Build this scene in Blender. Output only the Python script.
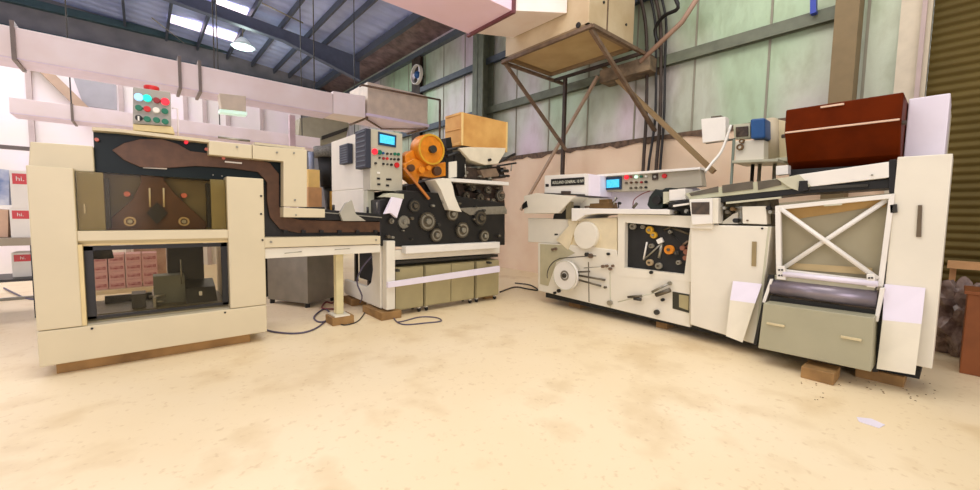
import bpy, bmesh, math, random
from mathutils import Vector, Matrix
random.seed(7)
PI = math.pi
scene = bpy.context.scene
for o in list(bpy.data.objects): bpy.data.objects.remove(o, do_unlink=True)
C = scene.collection

# ------------------------------------------------------------------ camera
F_PX, PITCH, ROLL, YAW, H = 403.0, math.radians(4.3), math.radians(1.03), math.radians(49.2), 1.35
cp, sp, cr, sr = math.cos(PITCH), math.sin(PITCH), math.cos(ROLL), math.sin(ROLL)
def w3(x, y, z): return Vector((math.sin(YAW)*x+math.cos(YAW)*y, -math.cos(YAW)*x+math.sin(YAW)*y, z))
right, down, fwd = w3(cr, sr*sp, sr*cp), w3(sr, -cr*sp, -cr*cp), w3(0, cp, -sp)
cd = bpy.data.cameras.new('camera'); cam = bpy.data.objects.new('camera', cd); C.objects.link(cam)
mw = Matrix.Identity(4)
for i in range(3):
    mw[i][0] = right[i]; mw[i][1] = -down[i]; mw[i][2] = -fwd[i]
mw[2][3] = H
cam.matrix_world = mw
cd.sensor_width = 36; cd.lens = 36*F_PX/980; cd.clip_end = 200
scene.camera = cam

# ------------------------------------------------------------------ world, lights, exposure
scene.view_settings.view_transform = 'Standard'; scene.view_settings.look = 'None'
scene.view_settings.gamma = 1; scene.view_settings.exposure = -0.5
W = bpy.data.worlds.new('daylight'); scene.world = W; W.use_nodes = True
bg = W.node_tree.nodes['Background']; bg.inputs[0].default_value = (1.0, 0.965, 0.965, 1); bg.inputs[1].default_value = 0.84
def area(name, loc, size, power, col, rot=(0, 0, 0)):
    l = bpy.data.lights.new(name, 'AREA'); l.shape = 'RECTANGLE'; l.size, l.size_y = size; l.energy = power; l.color = col
    o = bpy.data.objects.new(name, l); o.location = loc; o.rotation_euler = rot; C.objects.link(o); return o
area('high_bay_light', (1.5, 1.5, 6.3), (5, 5), 330, (1, .95, .87))
area('high_bay_light', (-2.0, 9.0, 6.3), (6, 3), 420, (1, .95, .97))
area('high_bay_light', (2.0, 14.0, 6.2), (6, 4), 420, (.93, .95, 1))
area('high_bay_light', (5.2, 1.0, 6.0), (2, 4), 60, (1, .97, .9))
area('rear_lilac_fill', (-3.5, -7, 2.6), (7, 4), 520, (1, .89, 1), (math.radians(97), 0, 0))  # added lilac fill behind the camera, lifts ducts and machine fronts
area('left_roof_fill', (-9, 10.5, 1.6), (3, 5), 420, (.86, .86, 1), (0, math.radians(-125), 0))  # added bluish fill at far left, brightens roof and duct undersides

# ------------------------------------------------------------------ pixel -> metric helpers (ray through a pixel met with a real plane)
def ray(px, py): return w3_ray((px-490)/F_PX, (py-245)/F_PX)
def w3_ray(a, b): return right*a + down*b + fwd
EYE = Vector((0, 0, H))
def onX(px, py, c): r = ray(px, py); return EYE + r*(c/r.x)
def onY(px, py, c): r = ray(px, py); return EYE + r*(c/r.y)
def onZ(px, py, c): r = ray(px, py); return EYE + r*((c-H)/r.z)
def msize(p, px): return px*(Vector(p)-EYE).dot(fwd)/F_PX

# ------------------------------------------------------------------ materials
def lin(c):
    return tuple((v/12.92 if v <= .04045 else ((v+.055)/1.055)**2.4) for v in (x/255 for x in c))
mats = {}
def mat(name, rgb, rough=.5, metal=0, var=.06, scale=6, bump=0, emit=0, second=None, spec=.5, detail=4):
    if name in mats: return mats[name]
    m = bpy.data.materials.new(name); m.use_nodes = True; nt = m.node_tree; b = nt.nodes['Principled BSDF']
    c = lin(rgb); b.inputs['Roughness'].default_value = rough; b.inputs['Metallic'].default_value = metal
    b.inputs['Specular IOR Level'].default_value = spec
    tc = nt.nodes.new('ShaderNodeTexCoord'); n = nt.nodes.new('ShaderNodeTexNoise'); n.inputs['Scale'].default_value = scale; n.inputs['Detail'].default_value = detail
    nt.links.new(tc.outputs['Object'], n.inputs['Vector'])
    r = nt.nodes.new('ShaderNodeValToRGB')
    c2 = lin(second) if second else tuple(v*(1-var*2.2) for v in c)
    r.color_ramp.elements[0].position = .32; r.color_ramp.elements[1].position = .66
    r.color_ramp.elements[0].color = (*c2, 1); r.color_ramp.elements[1].color = (*c, 1)
    nt.links.new(n.outputs['Fac'], r.inputs['Fac']); nt.links.new(r.outputs['Color'], b.inputs['Base Color'])
    if bump:
        bp = nt.nodes.new('ShaderNodeBump'); bp.inputs['Strength'].default_value = bump; bp.inputs['Distance'].default_value = .02
        nt.links.new(n.outputs['Fac'], bp.inputs['Height']); nt.links.new(bp.outputs['Normal'], b.inputs['Normal'])
    if emit:
        b.inputs['Emission Color'].default_value = (*c, 1); b.inputs['Emission Strength'].default_value = emit
    mats[name] = m; return m
def glass(name, rgb, alpha):
    m = bpy.data.materials.new(name); m.use_nodes = True; nt = m.node_tree; nt.nodes.clear()
    out = nt.nodes.new('ShaderNodeOutputMaterial'); mix = nt.nodes.new('ShaderNodeMixShader')
    t = nt.nodes.new('ShaderNodeBsdfTransparent'); t.inputs[0].default_value = (*lin(rgb), 1)
    g = nt.nodes.new('ShaderNodeBsdfGlossy'); g.inputs['Roughness'].default_value = .12; g.inputs[0].default_value = (.9, .9, .9, 1)
    mix.inputs[0].default_value = alpha
    nt.links.new(t.outputs[0], mix.inputs[1]); nt.links.new(g.outputs[0], mix.inputs[2]); nt.links.new(mix.outputs[0], out.inputs[0])
    mats[name] = m; return m
CREAM = mat('cream_paint', (216, 203, 170), .38, var=.025, scale=3)
CREAM2 = mat('pale_cream_paint', (232, 226, 208), .38, var=.03, scale=3)
WHITE = mat('white_paint', (236, 232, 222), .35, var=.02)
YEL_EDGE = mat('yellowed_cream_paint', (226, 205, 150), .45, var=.04)
OLIVE = mat('olive_metal', (122, 112, 84), .45, var=.1)
COPPER = mat('brown_copper', (96, 66, 44), .4, metal=.25, var=.12, scale=14)
TEAL = mat('dark_teal_panel', (24, 36, 36), .35, var=.1, spec=.2)
BLACK = mat('black_metal', (24, 23, 21), .42, var=.2)
BLACK2 = mat('matt_black', (30, 30, 28), .7, var=.2)
DGREY = mat('dark_grey_metal', (64, 62, 56), .4, metal=.3, var=.15)
STEEL = mat('steel', (168, 164, 150), .3, metal=.75, var=.1, scale=20)
GREY = mat('grey_paint', (158, 156, 144), .45, var=.05)
GREENGREY = mat('green_grey_paint', (172, 160, 118), .42, var=.05, scale=4)
GREYGREEN = mat('pale_green_grey_paint', (200, 198, 172), .45, var=.05)
ORANGE = mat('orange_paint', (226, 138, 24), .4, var=.12, scale=12)
YELLOW = mat('yellow_paint', (214, 164, 40), .45, var=.1)
WOOD = mat('pine_wood', (220, 172, 98), .6, second=(194, 140, 70), scale=3, detail=8)
WOODD = mat('brown_wood', (168, 130, 78), .75, second=(132, 100, 58), scale=5, bump=.2)
BROWN = mat('brown_gloss_paint', (98, 34, 2), .5, var=.12, spec=.06)
PALEPINK = mat('galvanised_duct', (252, 241, 243), .5, metal=.0, second=(242, 230, 224), scale=2)
DUCT = mat('galvanised_duct_grey', (252, 243, 238), .5, metal=.0, second=(244, 230, 222), scale=2)
DUCTU = mat('lilac_lit_underside', (244, 232, 252), .45, var=.03)  # lilac light from below painted onto duct and box undersides
PLY = mat('ply_panel', (196, 172, 122), .6, second=(178, 150, 104), scale=2)
RUST = mat('brown_painted_steel', (122, 100, 78), .6, second=(92, 72, 56), scale=7)
RUSTD = mat('dark_brown_steel', (70, 56, 46), .6, var=.2)
BLUESTEEL = mat('blue_grey_steel', (92, 102, 112), .5, var=.12)
GREENSTEEL = mat('green_grey_steel', (112, 118, 98), .5, var=.12)
RED = mat('red_plastic', (206, 34, 34), .35, var=.03)
DRED = mat('dark_red_plastic', (150, 40, 44), .35, var=.03)
GREEN = mat('green_plastic', (18, 112, 84), .35, var=.03)
BLUE = mat('blue_paint', (22, 82, 142), .4, var=.08)
LBLUE = mat('lit_blue_lamp', (150, 200, 255), .3, emit=1.3)
LCYAN = mat('lit_cyan_lamp', (20, 225, 200), .3, emit=.8)
LRED = mat('lit_red_lamp', (255, 40, 60), .3, emit=.9)
LWHITE = mat('lit_white_lamp', (215, 255, 235), .3, emit=1.0)
SCREEN = mat('lit_screen', (60, 190, 235), .3, emit=.75, second=(95, 215, 250), scale=40)
SCREENB = mat('screen_bezel', (24, 58, 92), .4, var=.05)
LILAC = mat('lilac_white_sheet', (236, 228, 240), .45, var=.02)
PAPER = mat('white_sheet', (240, 234, 214), .6, var=.03)
CARD = mat('cardboard', (214, 164, 112), .8, var=.08)
PINKW = mat('pink_printed_carton', (226, 176, 174), .6, var=.05)
PURPLE = mat('grey_purple_roller', (158, 148, 158), .3, metal=.45, var=.15, scale=4)
TAUPE = mat('taupe_board', (158, 150, 122), .5, second=(146, 136, 108), scale=2)
TAN = mat('tan_reflection', (176, 140, 78), .5, var=.06)
CABLE = mat('grey_violet_cable', (92, 84, 104), .5, var=.1)
CABLEB = mat('black_cable', (30, 28, 28), .5)
CABLER = mat('dark_red_cable', (120, 46, 40), .5)
PLASTIC = mat('crumpled_plastic', (170, 148, 138), .25, second=(104, 84, 78), scale=9, bump=.8)
SMOKE = glass('smoked_glass', (240, 234, 216), .008)
CLEAR = glass('clear_glass', (236, 232, 220), .012)

# ------------------------------------------------------------------ mesh builder
WLOC = {}
class MB:
    def __init__(s): s.b = bmesh.new(); s.mi = 0
    def _faces(s, vs, fs, smooth=False):
        v = [s.b.verts.new(p) for p in vs]
        for f in fs:
            try:
                g = s.b.faces.new([v[i] for i in f]); g.smooth = smooth
            except ValueError: pass
        return v
    def box(s, x0, x1, y0, y1, z0, z1):
        x0, x1 = sorted((x0, x1)); y0, y1 = sorted((y0, y1)); z0, z1 = sorted((z0, z1))
        s._faces([(x, y, z) for x in (x0, x1) for y in (y0, y1) for z in (z0, z1)],
                 [(0, 1, 3, 2), (4, 6, 7, 5), (0, 4, 5, 1), (2, 3, 7, 6), (0, 2, 6, 4), (1, 5, 7, 3)]); return s
    def hull(s, A, B):      # prism between two equal-length polygons
        n = len(A); s._faces(list(A)+list(B), [tuple(range(n))[::-1], tuple(range(n, 2*n))]+[(i, (i+1) % n, n+(i+1) % n, n+i) for i in range(n)]); return s
    def polyY(s, pts, y0, y1): return s.hull([(x, y0, z) for x, z in pts], [(x, y1, z) for x, z in pts])
    def polyX(s, pts, x0, x1): return s.hull([(x0, y, z) for y, z in pts], [(x1, y, z) for y, z in pts])
    def polyZ(s, pts, z0, z1): return s.hull([(x, y, z0) for x, y in pts], [(x, y, z1) for x, y in pts])
    def pY(s, px, y0, y1): P = [onY(a, b, y0) for a, b in px]; return s.polyY([(p.x, p.z) for p in P], y0, y1)
    def pX(s, px, x0, x1): P = [onX(a, b, x0) for a, b in px]; return s.polyX([(p.y, p.z) for p in P], x0, x1)
    def cyl(s, p0, p1, r, r1=None, seg=24, sq=False):
        p0, p1 = Vector(p0), Vector(p1); d = (p1-p0).normalized(); r1 = r if r1 is None else r1
        up = Vector((0, 0, 1)) if abs(d.z) < .95 else Vector((1, 0, 0))
        a = d.cross(up).normalized(); b = d.cross(a)
        if sq: seg = 4
        o = PI/4 if sq else 0
        A = [p0+(a*math.cos(t*2*PI/seg+o)+b*math.sin(t*2*PI/seg+o))*r for t in range(seg)]
        B = [p1+(a*math.cos(t*2*PI/seg+o)+b*math.sin(t*2*PI/seg+o))*r1 for t in range(seg)]
        n = seg; vs = [s.b.verts.new(v) for v in A+B]
        s.b.faces.new(vs[:n][::-1]); s.b.faces.new(vs[n:])
        for i in range(n):
            f = s.b.faces.new((vs[i], vs[(i+1) % n], vs[n+(i+1) % n], vs[n+i])); f.smooth = not sq
        return s
    def bar(s, p0, p1, r): return s.cyl(p0, p1, r*1.25, sq=True)
    def ring(s, c, ax, ro, ri, d, seg=32):
        c, ax = Vector(c), Vector(ax).normalized(); up = Vector((0, 0, 1)) if abs(ax.z) < .9 else Vector((1, 0, 0))
        a = ax.cross(up).normalized(); b = ax.cross(a)
        vs = []
        for k in range(seg):
            e = a*math.cos(k*2*PI/seg)+b*math.sin(k*2*PI/seg)
            vs += [c+e*ro, c+e*ro+ax*d, c+e*ri+ax*d, c+e*ri]
        s._faces(vs, [(4*k+j, 4*k+(j+1) % 4, 4*((k+1) % seg)+(j+1) % 4, 4*((k+1) % seg)+j) for k in range(seg) for j in range(4)]); return s
    def gear(s, c, ax, r, d, teeth=24):
        c, ax = Vector(c), Vector(ax).normalized(); up = Vector((0, 0, 1)) if abs(ax.z) < .9 else Vector((1, 0, 0))
        a = ax.cross(up).normalized(); b = ax.cross(a); A = []
        for k in range(teeth*4):
            rr = r if k % 4 in (0, 1) else r*.9
            t = k*2*PI/(teeth*4); A.append(c+(a*math.cos(t)+b*math.sin(t))*rr)
        return s.hull(A, [p+ax*d for p in A])
    def tube(s, pts, r, seg=8, smooth=4):
        P = [Vector(p) for p in pts]
        if smooth and len(P) > 2:
            Q = []
            for i in range(len(P)-1):
                p0, p1, p2, p3 = P[max(i-1, 0)], P[i], P[i+1], P[min(i+2, len(P)-1)]
                for k in range(smooth):
                    t = k/smooth
                    Q.append(.5*((2*p1)+(-p0+p2)*t+(2*p0-5*p1+4*p2-p3)*t*t+(-p0+3*p1-3*p2+p3)*t**3))
            Q.append(P[-1]); P = Q
        rings = []; up = Vector((.12, .2, 1)).normalized()
        for i, p in enumerate(P):
            d = (P[min(i+1, len(P)-1)]-P[max(i-1, 0)]).normalized()
            a = d.cross(up); a = a.normalized() if a.length > 1e-4 else Vector((1, 0, 0)); b = d.cross(a)
            rings.append([s.b.verts.new(p+(a*math.cos(k*2*PI/seg)+b*math.sin(k*2*PI/seg))*r) for k in range(seg)])
        for i in range(len(rings)-1):
            for k in range(seg):
                f = s.b.faces.new((rings[i][k], rings[i][(k+1) % seg], rings[i+1][(k+1) % seg], rings[i+1][k])); f.smooth = True
        s.b.faces.new(rings[0][::-1]); s.b.faces.new(rings[-1]); return s
    def sphere(s, c, r, sc=(1, 1, 1), seg=20, top=1.0):
        m = Matrix.Translation(Vector(c)) @ Matrix.Diagonal((r*sc[0], r*sc[1], r*sc[2], 1))
        g = bmesh.ops.create_uvsphere(s.b, u_segments=seg, v_segments=seg//2, radius=1, matrix=m)
        for v in g['verts']:
            for f in v.link_faces: f.smooth = True
        return s
    def obj(s, name, m, parent=None, bevel=0, kind=None, label=None):
        bmesh.ops.recalc_face_normals(s.b, faces=s.b.faces)
        me = bpy.data.meshes.new(name); s.b.to_mesh(me); s.b.free()
        xs = [v.co for v in me.vertices]
        lo = Vector((min(v.x for v in xs), min(v.y for v in xs), min(v.z for v in xs))); hi = Vector((max(v.x for v in xs), max(v.y for v in xs), max(v.z for v in xs)))
        c = (lo+hi)/2
        if parent is None: c.z = lo.z
        me.transform(Matrix.Translation(-c))
        o = bpy.data.objects.new(name, me); C.objects.link(o); me.materials.append(m)
        o.location = c - (WLOC[parent.name] if parent else Vector((0, 0, 0))); WLOC[o.name] = c.copy()
        if parent: o.parent = parent
        if bevel:
            bv = o.modifiers.new('bevel', 'BEVEL'); bv.width = bevel; bv.segments = 2; bv.limit_method = 'ANGLE'
        if kind: o['kind'] = kind
        if label: o['label'] = label
        return o
def thing(name, loc, label, cat, group=None):
    o = bpy.data.objects.new(name, None); o.empty_display_size = .2; C.objects.link(o); o.location = loc; WLOC[o.name] = Vector(loc)
    return tag(o, label, cat, group)
def tag(o, label, cat, group=None):
    o['label'] = label; o['category'] = cat
    if group: o['group'] = group
    return o
def st(name, mb, m, parent=None, bevel=0): return mb.obj(name, m, parent, bevel, kind='structure')

# ================================================================== THE SETTING
WX = 7.0
def floor_mat():
    m = bpy.data.materials.new('cream_concrete_floor'); m.use_nodes = True; nt = m.node_tree; b = nt.nodes['Principled BSDF']; L = nt.links
    tc = nt.nodes.new('ShaderNodeTexCoord')
    def noise(sc, de, lo, hi, c0, c1):
        n = nt.nodes.new('ShaderNodeTexNoise'); n.inputs['Scale'].default_value = sc; n.inputs['Detail'].default_value = de
        L.new(tc.outputs['Object'], n.inputs['Vector']); r = nt.nodes.new('ShaderNodeValToRGB')
        r.color_ramp.elements[0].position = lo; r.color_ramp.elements[1].position = hi
        r.color_ramp.elements[0].color = (*c0, 1); r.color_ramp.elements[1].color = (*c1, 1); L.new(n.outputs['Fac'], r.inputs['Fac']); return n, r
    n1, r1 = noise(.7, 3, .3, .7, lin((238, 217, 176)), lin((245, 227, 192)))
    n2, r2 = noise(2.3, 10, .30, .46, (.78, .70, .58), (1, 1, 1))
    n3, r3 = noise(22, 8, .30, .40, (.78, .70, .6), (1, 1, 1))
    def mul(a, bb, f):
        x = nt.nodes.new('ShaderNodeMix'); x.data_type = 'RGBA'; x.blend_type = 'MULTIPLY'; x.inputs['Factor'].default_value = f
        L.new(a, x.inputs['A']); L.new(bb, x.inputs['B']); return x.outputs['Result']
    c = mul(mul(r1.outputs['Color'], r2.outputs['Color'], .55), r3.outputs['Color'], .5)
    L.new(c, b.inputs['Base Color']); b.inputs['Roughness'].default_value = .42; b.inputs['Specular IOR Level'].default_value = .35
    return m
st('floor', MB().box(-14, 9, -8, 20, -.2, 0), floor_mat())

# right wall (plane X = 7): lower masonry and upper foil cladding
MASON = mat('cream_masonry', (247, 223, 194), .8, second=(238, 208, 178), scale=1.4, bump=.1)
def clad_mat():
    m = bpy.data.materials.new('foil_insulation_cladding'); m.use_nodes = True; nt = m.node_tree; b = nt.nodes['Principled BSDF']; L = nt.links
    tc = nt.nodes.new('ShaderNodeTexCoord'); mp = nt.nodes.new('ShaderNodeMapping'); mp.inputs['Scale'].default_value = (1, 1, .45); L.new(tc.outputs['Object'], mp.inputs['Vector'])
    n = nt.nodes.new('ShaderNodeTexNoise'); n.inputs['Scale'].default_value = .45; n.inputs['Detail'].default_value = 2; L.new(mp.outputs[0], n.inputs['Vector'])
    r = nt.nodes.new('ShaderNodeValToRGB'); e = r.color_ramp.elements
    e[0].position = .40; e[0].color = (*lin((216, 200, 208)), 1); e[1].position = .62; e[1].color = (*lin((174, 196, 164)), 1)  # pink and green light reflected by the foil, painted as soft patches
    k = e.new(.5); k.color = (*lin((192, 196, 178)), 1)
    L.new(n.outputs['Fac'], r.inputs['Fac'])
    n2 = nt.nodes.new('ShaderNodeTexNoise'); n2.inputs['Scale'].default_value = 5; n2.inputs['Detail'].default_value = 8; L.new(mp.outputs[0], n2.inputs['Vector'])
    r2 = nt.nodes.new('ShaderNodeValToRGB'); r2.color_ramp.elements[0].position = .3; r2.color_ramp.elements[0].color = (.72, .68, .62, 1); r2.color_ramp.elements[1].position = .55; r2.color_ramp.elements[1].color = (1, 1, 1, 1)
    L.new(n2.outputs['Fac'], r2.inputs['Fac'])
    x = nt.nodes.new('ShaderNodeMix'); x.data_type = 'RGBA'; x.blend_type = 'MULTIPLY'; x.inputs['Factor'].default_value = .6
    L.new(r.outputs['Color'], x.inputs['A']); L.new(r2.outputs['Color'], x.inputs['B']); L.new(x.outputs['Result'], b.inputs['Base Color'])
    b.inputs['Metallic'].default_value = .25; b.inputs['Roughness'].default_value = .45
    bp = nt.nodes.new('ShaderNodeBump'); bp.inputs['Strength'].default_value = .35; bp.inputs['Distance'].default_value = .05; L.new(n2.outputs['Fac'], bp.inputs['Height']); L.new(bp.outputs['Normal'], b.inputs['Normal'])
    return m
CLAD = clad_mat()
st('wall_right', MB().box(WX, WX+.2, .36, 19, 0, 2.74), MASON)
mb = MB().box(WX, WX+.12, .36, 19, 2.745, 6.5)
st('wall_right_upper', mb, CLAD)
# overlapping sheet seams and torn lower edge of the cladding
y = .9
k = 0
while y < 18.5:
    st('trim_%d' % (k+1), MB().box(WX-.012, WX-.001, y, y+.03, 2.76, 6.48), mat('seam_strip', (150, 146, 128), .6)); y += 1.05; k += 1
mb = MB(); pts = []; yy = .4
random.seed(3)
while yy < 18.8: pts.append((yy, 2.70+random.uniform(-.035, .045))); yy += .16
mb.polyX([(.4, 2.80)]+pts+[(18.8, 2.80)], WX-.03, WX-.013)
st('trim_40', mb, mat('torn_foil_edge', (120, 96, 76), .7, var=.3, scale=12))
# columns and girts
def girt(n, z, y0, y1, h=.16, m=BLUESTEEL):
    mb = MB().box(WX-.14, WX-.035, y0, y1, z-.02, z); mb.box(WX-.14, WX-.125, y0, y1, z-h, z-.02); mb.box(WX-.05, WX-.035, y0, y1, z-h, z-.02); st('trim_%d' % n, mb, m)
girt(41, 4.12, 1.2, 8.3, .17, GREENSTEEL); girt(42, 4.12, 8.75, 18.9, .17)
girt(43, 5.36, 1.35, 8.3); girt(44, 5.36, 8.75, 18.9)
def column(n, y, w, m, xd=.3, z1=6.9):
    mb = MB(); mb.box(WX-.05-xd, WX-.035-xd+.02, y-w/2, y+w/2, 0, z1); mb.box(WX-.06, WX-.035, y-w/2, y+w/2, 0, z1); mb.box(WX-.05-xd, WX-.035, y-.012, y+.012, 0, z1)
    st('trim_%d' % n, mb, m)
st('trim_45', MB().box(WX-.35, WX-.036, .96, 1.19, 0, 6.9), mat('olive_column', (132, 112, 76), .6))
column(46, 8.25, .42, GREENSTEEL, .35)
column(47, onX(417, 75, WX-.1).y, .5, RUSTD, .1, 6.34)
# pale jamb column next to the roller shutter
st('trim_48', MB().box(WX-.1, WX-.01, .36, .62, 0, 6.8), mat('pale_jamb', (216, 204, 180), .6))
st('trim_49', MB().box(WX-.16, WX-.11, .40, .44, 0, 6.4), mat('jamb_strip', (190, 170, 165), .6))
# roller shutter
sh = MB(); z = 0.02; prof = []
while z < 6.2:
    for k in range(8):
        t = k/8; prof.append((z+.094*t, .022*math.sin(PI*min(1, t/.8)) if t < .8 else -.004))
    z += .094
vs = []
for zz, d in prof: vs += [(WX+.05-d, -4.2, zz), (WX+.05-d, .355, zz)]
sh._faces(vs, [(2*i, 2*i+1, 2*i+3, 2*i+2) for i in range(len(prof)-1)])
sh.box(WX+.07, WX+.09, -4.2, .355, 0, 6.2)
st('door_1', sh, mat('olive_roller_shutter', (104, 88, 44), .6, metal=.0, var=.1, scale=2, spec=.2))
# end wall far left and roof
st('wall_left', MB().box(-14, WX, 19, 19.2, 0, 8.2), mat('grey_end_cladding', (150, 146, 148), .6, second=(120, 118, 122), scale=1.5))
PART = mat('lilac_white_panel', (244, 232, 240), .5, second=(232, 230, 218), scale=.8)
for k, zz in enumerate((5.6, 6.5, 7.4)): st('trim_%d' % (100+k), MB().box(-14, 6.4, 18.8, 18.99, zz, zz+.22), mat('teal_girt', (66, 92, 98), .5))
st('wall_back', MB().box(-14, 3.4, 12, 12.08, 0, 4.45), PART)
for k, (px, m_) in enumerate(((31, PART), (122, PART), (186, PART), (205, PART), (228, PART), (262, PART))):
    p = onY(px, 120, 11.95); st('trim_%d' % (50+k), MB().box(p.x-.04, p.x+.04, 11.93, 11.995, 0, 4.45), mat('panel_batten', (196, 180, 176), .5))
# diagonal brace and translucent bay in the back wall
P0, P1 = onY(48, 74, 11.85), onY(80, 105, 11.85)
st('trim_60', MB().bar(P0+(P0-P1)*.6, P1+(P1-P0)*1.2, .09), mat('tan_brace', (186, 160, 136), .6))
st('window_1', MB().pY([(72, 74), (116, 82), (117, 110), (84, 106)], 11.985, 11.999), mat('grey_translucent_sheet', (172, 172, 176), .3, var=.05))

# roof: sheets rising away from the right wall, purlins, rafter, skylights
SL = .09
def RZ(x): return 7.0+(WX-x)*SL
def onRoof(px, py, dz=0):
    r = ray(px, py); # H + t rz = 7+dz+(WX - t rx)*SL
    t = (7.0+dz+WX*SL-H)/(r.z+r.x*SL); return EYE+r*t
ROOFM = mat('blue_grey_roof_sheet', (196, 208, 250), .55, second=(168, 180, 226), scale=1.2)
mb = MB(); N = 150; vs = []
for i in range(N+1):      # trapezoid ribs running up the slope
    y = 3+16.2*i/N; d = (0, .0, .035, .035)[i % 4]
    vs += [(WX+.3, y, RZ(WX+.3)+d), (-9, y, RZ(-9)+d)]
mb._faces(vs, [(2*i, 2*i+1, 2*i+3, 2*i+2) for i in range(N)])
st('ceiling', mb, ROOFM)
SKY = mat('skylight_sheet', (255, 236, 250), .4, emit=2.6, var=.01)
def roof_strip(n, q):
    P = [onRoof(a, b, -.03) for a, b in q]; st('window_%d' % n, MB().hull(P, [p+Vector((0, 0, .02)) for p in P]), SKY)
roof_strip(2, [(213, -2), (249, 9), (246, 17), (211, 7)]); roof_strip(3, [(206, 26), (238, 35), (234, 42), (204, 33)])
roof_strip(4, [(178, -10), (206, -3), (203, 5), (176, -3)]); roof_strip(5, [(170, 15), (202, 24), (200, 32), (168, 22)])
roof_strip(6, [(-2, 8), (18, 16), (26, 30), (-2, 26)])
PUR = mat('blue_black_purlin', (84, 90, 104), .5)
for k, px in enumerate((125, 168, 205, 245, 282, 318, 345)):
    p = onRoof(px, 25, -.1); x = p.x
    mb = MB().box(x-.03, x+.03, 6, 19, RZ(x)-.2, RZ(x)-.02); st('trim_%d' % (70+k), mb, PUR)
# rafters (haunched towards the wall) and eave beam, foil soffit
for k, (yy) in enumerate((14.4, 10.6)):
    if k: break
    mb = MB()
    mb.polyY([(WX-.9, RZ(WX-.9)-.2), (-9, RZ(-9)-.2), (-9, RZ(-9)-.55), (3.6, RZ(3.6)-.55), (WX-.9, RZ(WX-.9)-1.0)], yy-.01, yy+.01)
    mb.polyY([(WX-.9, RZ(WX-.9)-1.03), (3.6, RZ(3.6)-.58), (-9, RZ(-9)-.58), (-9, RZ(-9)-.55), (3.6, RZ(3.6)-.55), (WX-.9, RZ(WX-.9)-1.0)], yy-.11, yy+.11)
    st('trim_%d' % (80+k), mb, mat('blue_rafter', (104, 112, 134), .5))
st('trim_82', MB().box(WX-1.05, WX-.9, 6, 19, 6.72, 6.95), PUR)
FOIL = mat('crumpled_pink_foil', (166, 140, 138), .35, metal=.4, second=(108, 92, 96), scale=4, bump=.9, detail=8)
st('trim_83', MB().polyY([(WX-.9, 6.86), (WX-.9, 6.89), (WX, 6.72), (WX, 6.68)], 6, 19), FOIL)
st('trim_84', MB().box(WX-.16, WX-.01, 6, 19, 6.36, 6.52), BLUESTEEL)
st('trim_85', MB().box(WX-.02, WX+.1, .36, 19, 6.5, 7.05), CLAD)
def pipe(n, a, b, r, m): st('trim_%d' % n, MB().cyl(a, b, r, seg=10), m)
pipe(86, onRoof(152, 18, -.8), onRoof(184, 43, -.8), .015, STEEL)
pipe(87, onRoof(262, 3, -.65), onRoof(303, 23, -.65), .02, STEEL)

# ================================================================== DUCTS AND PLANT
# left long duct
t = thing('air_duct', (0, 8.2, 3.24), 'long rectangular galvanised air duct running above the left machine', 'duct')
MB().box(-7, 2.85, 8, 8.55, 3.24, 3.62).obj('duct_run', DUCT, t, .004)
MB().box(-7, 2.84, 8.0, 8.55, 3.228, 3.238).obj('duct_underside', DUCTU, t)
for px in (16, 180, 200):
    p = onY(px, 80, 8); MB().box(p.x-.02, p.x+.02, 7.97, 8.58, 3.2, 3.69).obj('flange', mat('flange_grey', (132, 122, 112), .5), t)
for x_ in (-4.5, -1.6, 1.0, 2.6): MB().cyl((x_, 8.27, 3.66), (x_, 8.27, RZ(x_)-.0), .01, seg=6).obj('hanger_rod', DGREY, t)
# plenum box at its end with elbow
a = onY(335, 100, 8); b = onY(372, 100, 7.9); c_ = onY(424, 110, 7.9)
MB().polyZ([(2.86, 8.0), (3.1, 7.95), (3.45, 7.88), (3.45, 8.6), (2.86, 8.55)], 3.24, 3.66).obj('elbow', DUCT, t, .004)
e = thing('ventilation_box', (4.1, 8.3, 3.2), 'square metal ventilation box at the right end of the left duct', 'duct box')
MB().box(3.5, 4.9, 7.88, 8.8, 3.34, 3.95).obj('casing', mat('box_tan_metal', (236, 222, 200), .5, var=.08), e, .006)
MB().box(3.47, 4.93, 7.86, 8.82, 3.28, 3.335).obj('base_tray', DUCTU, e)
for x in (3.5, 4.9):
    MB().bar((x, 7.9, 3.25), (x, 8.8, 3.25), .02).obj('support_bar', RUST, e)
MB().bar((3.5, 8.0, 3.25), (4.2, 8.7, 3.25), .015).obj('cross_brace', RUST, e); MB().bar((4.9, 8.0, 3.25), (4.2, 8.7, 3.25), .015).obj('cross_brace', RUST, e)
# hanger pipe frame
q = [onY(362, 85, 7.7), onY(440, 100, 7.7), onY(440, 152, 7.7)]
tag(MB().tube([q[0]+Vector((0, .1, 0)), q[0], q[1]], .022, smooth=0).cyl(q[1], (q[1].x, q[1].y, 0), .025).obj('support_pipe', RUST), 'thin brown pipe frame standing in front of the ventilation box', 'pipe')
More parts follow.
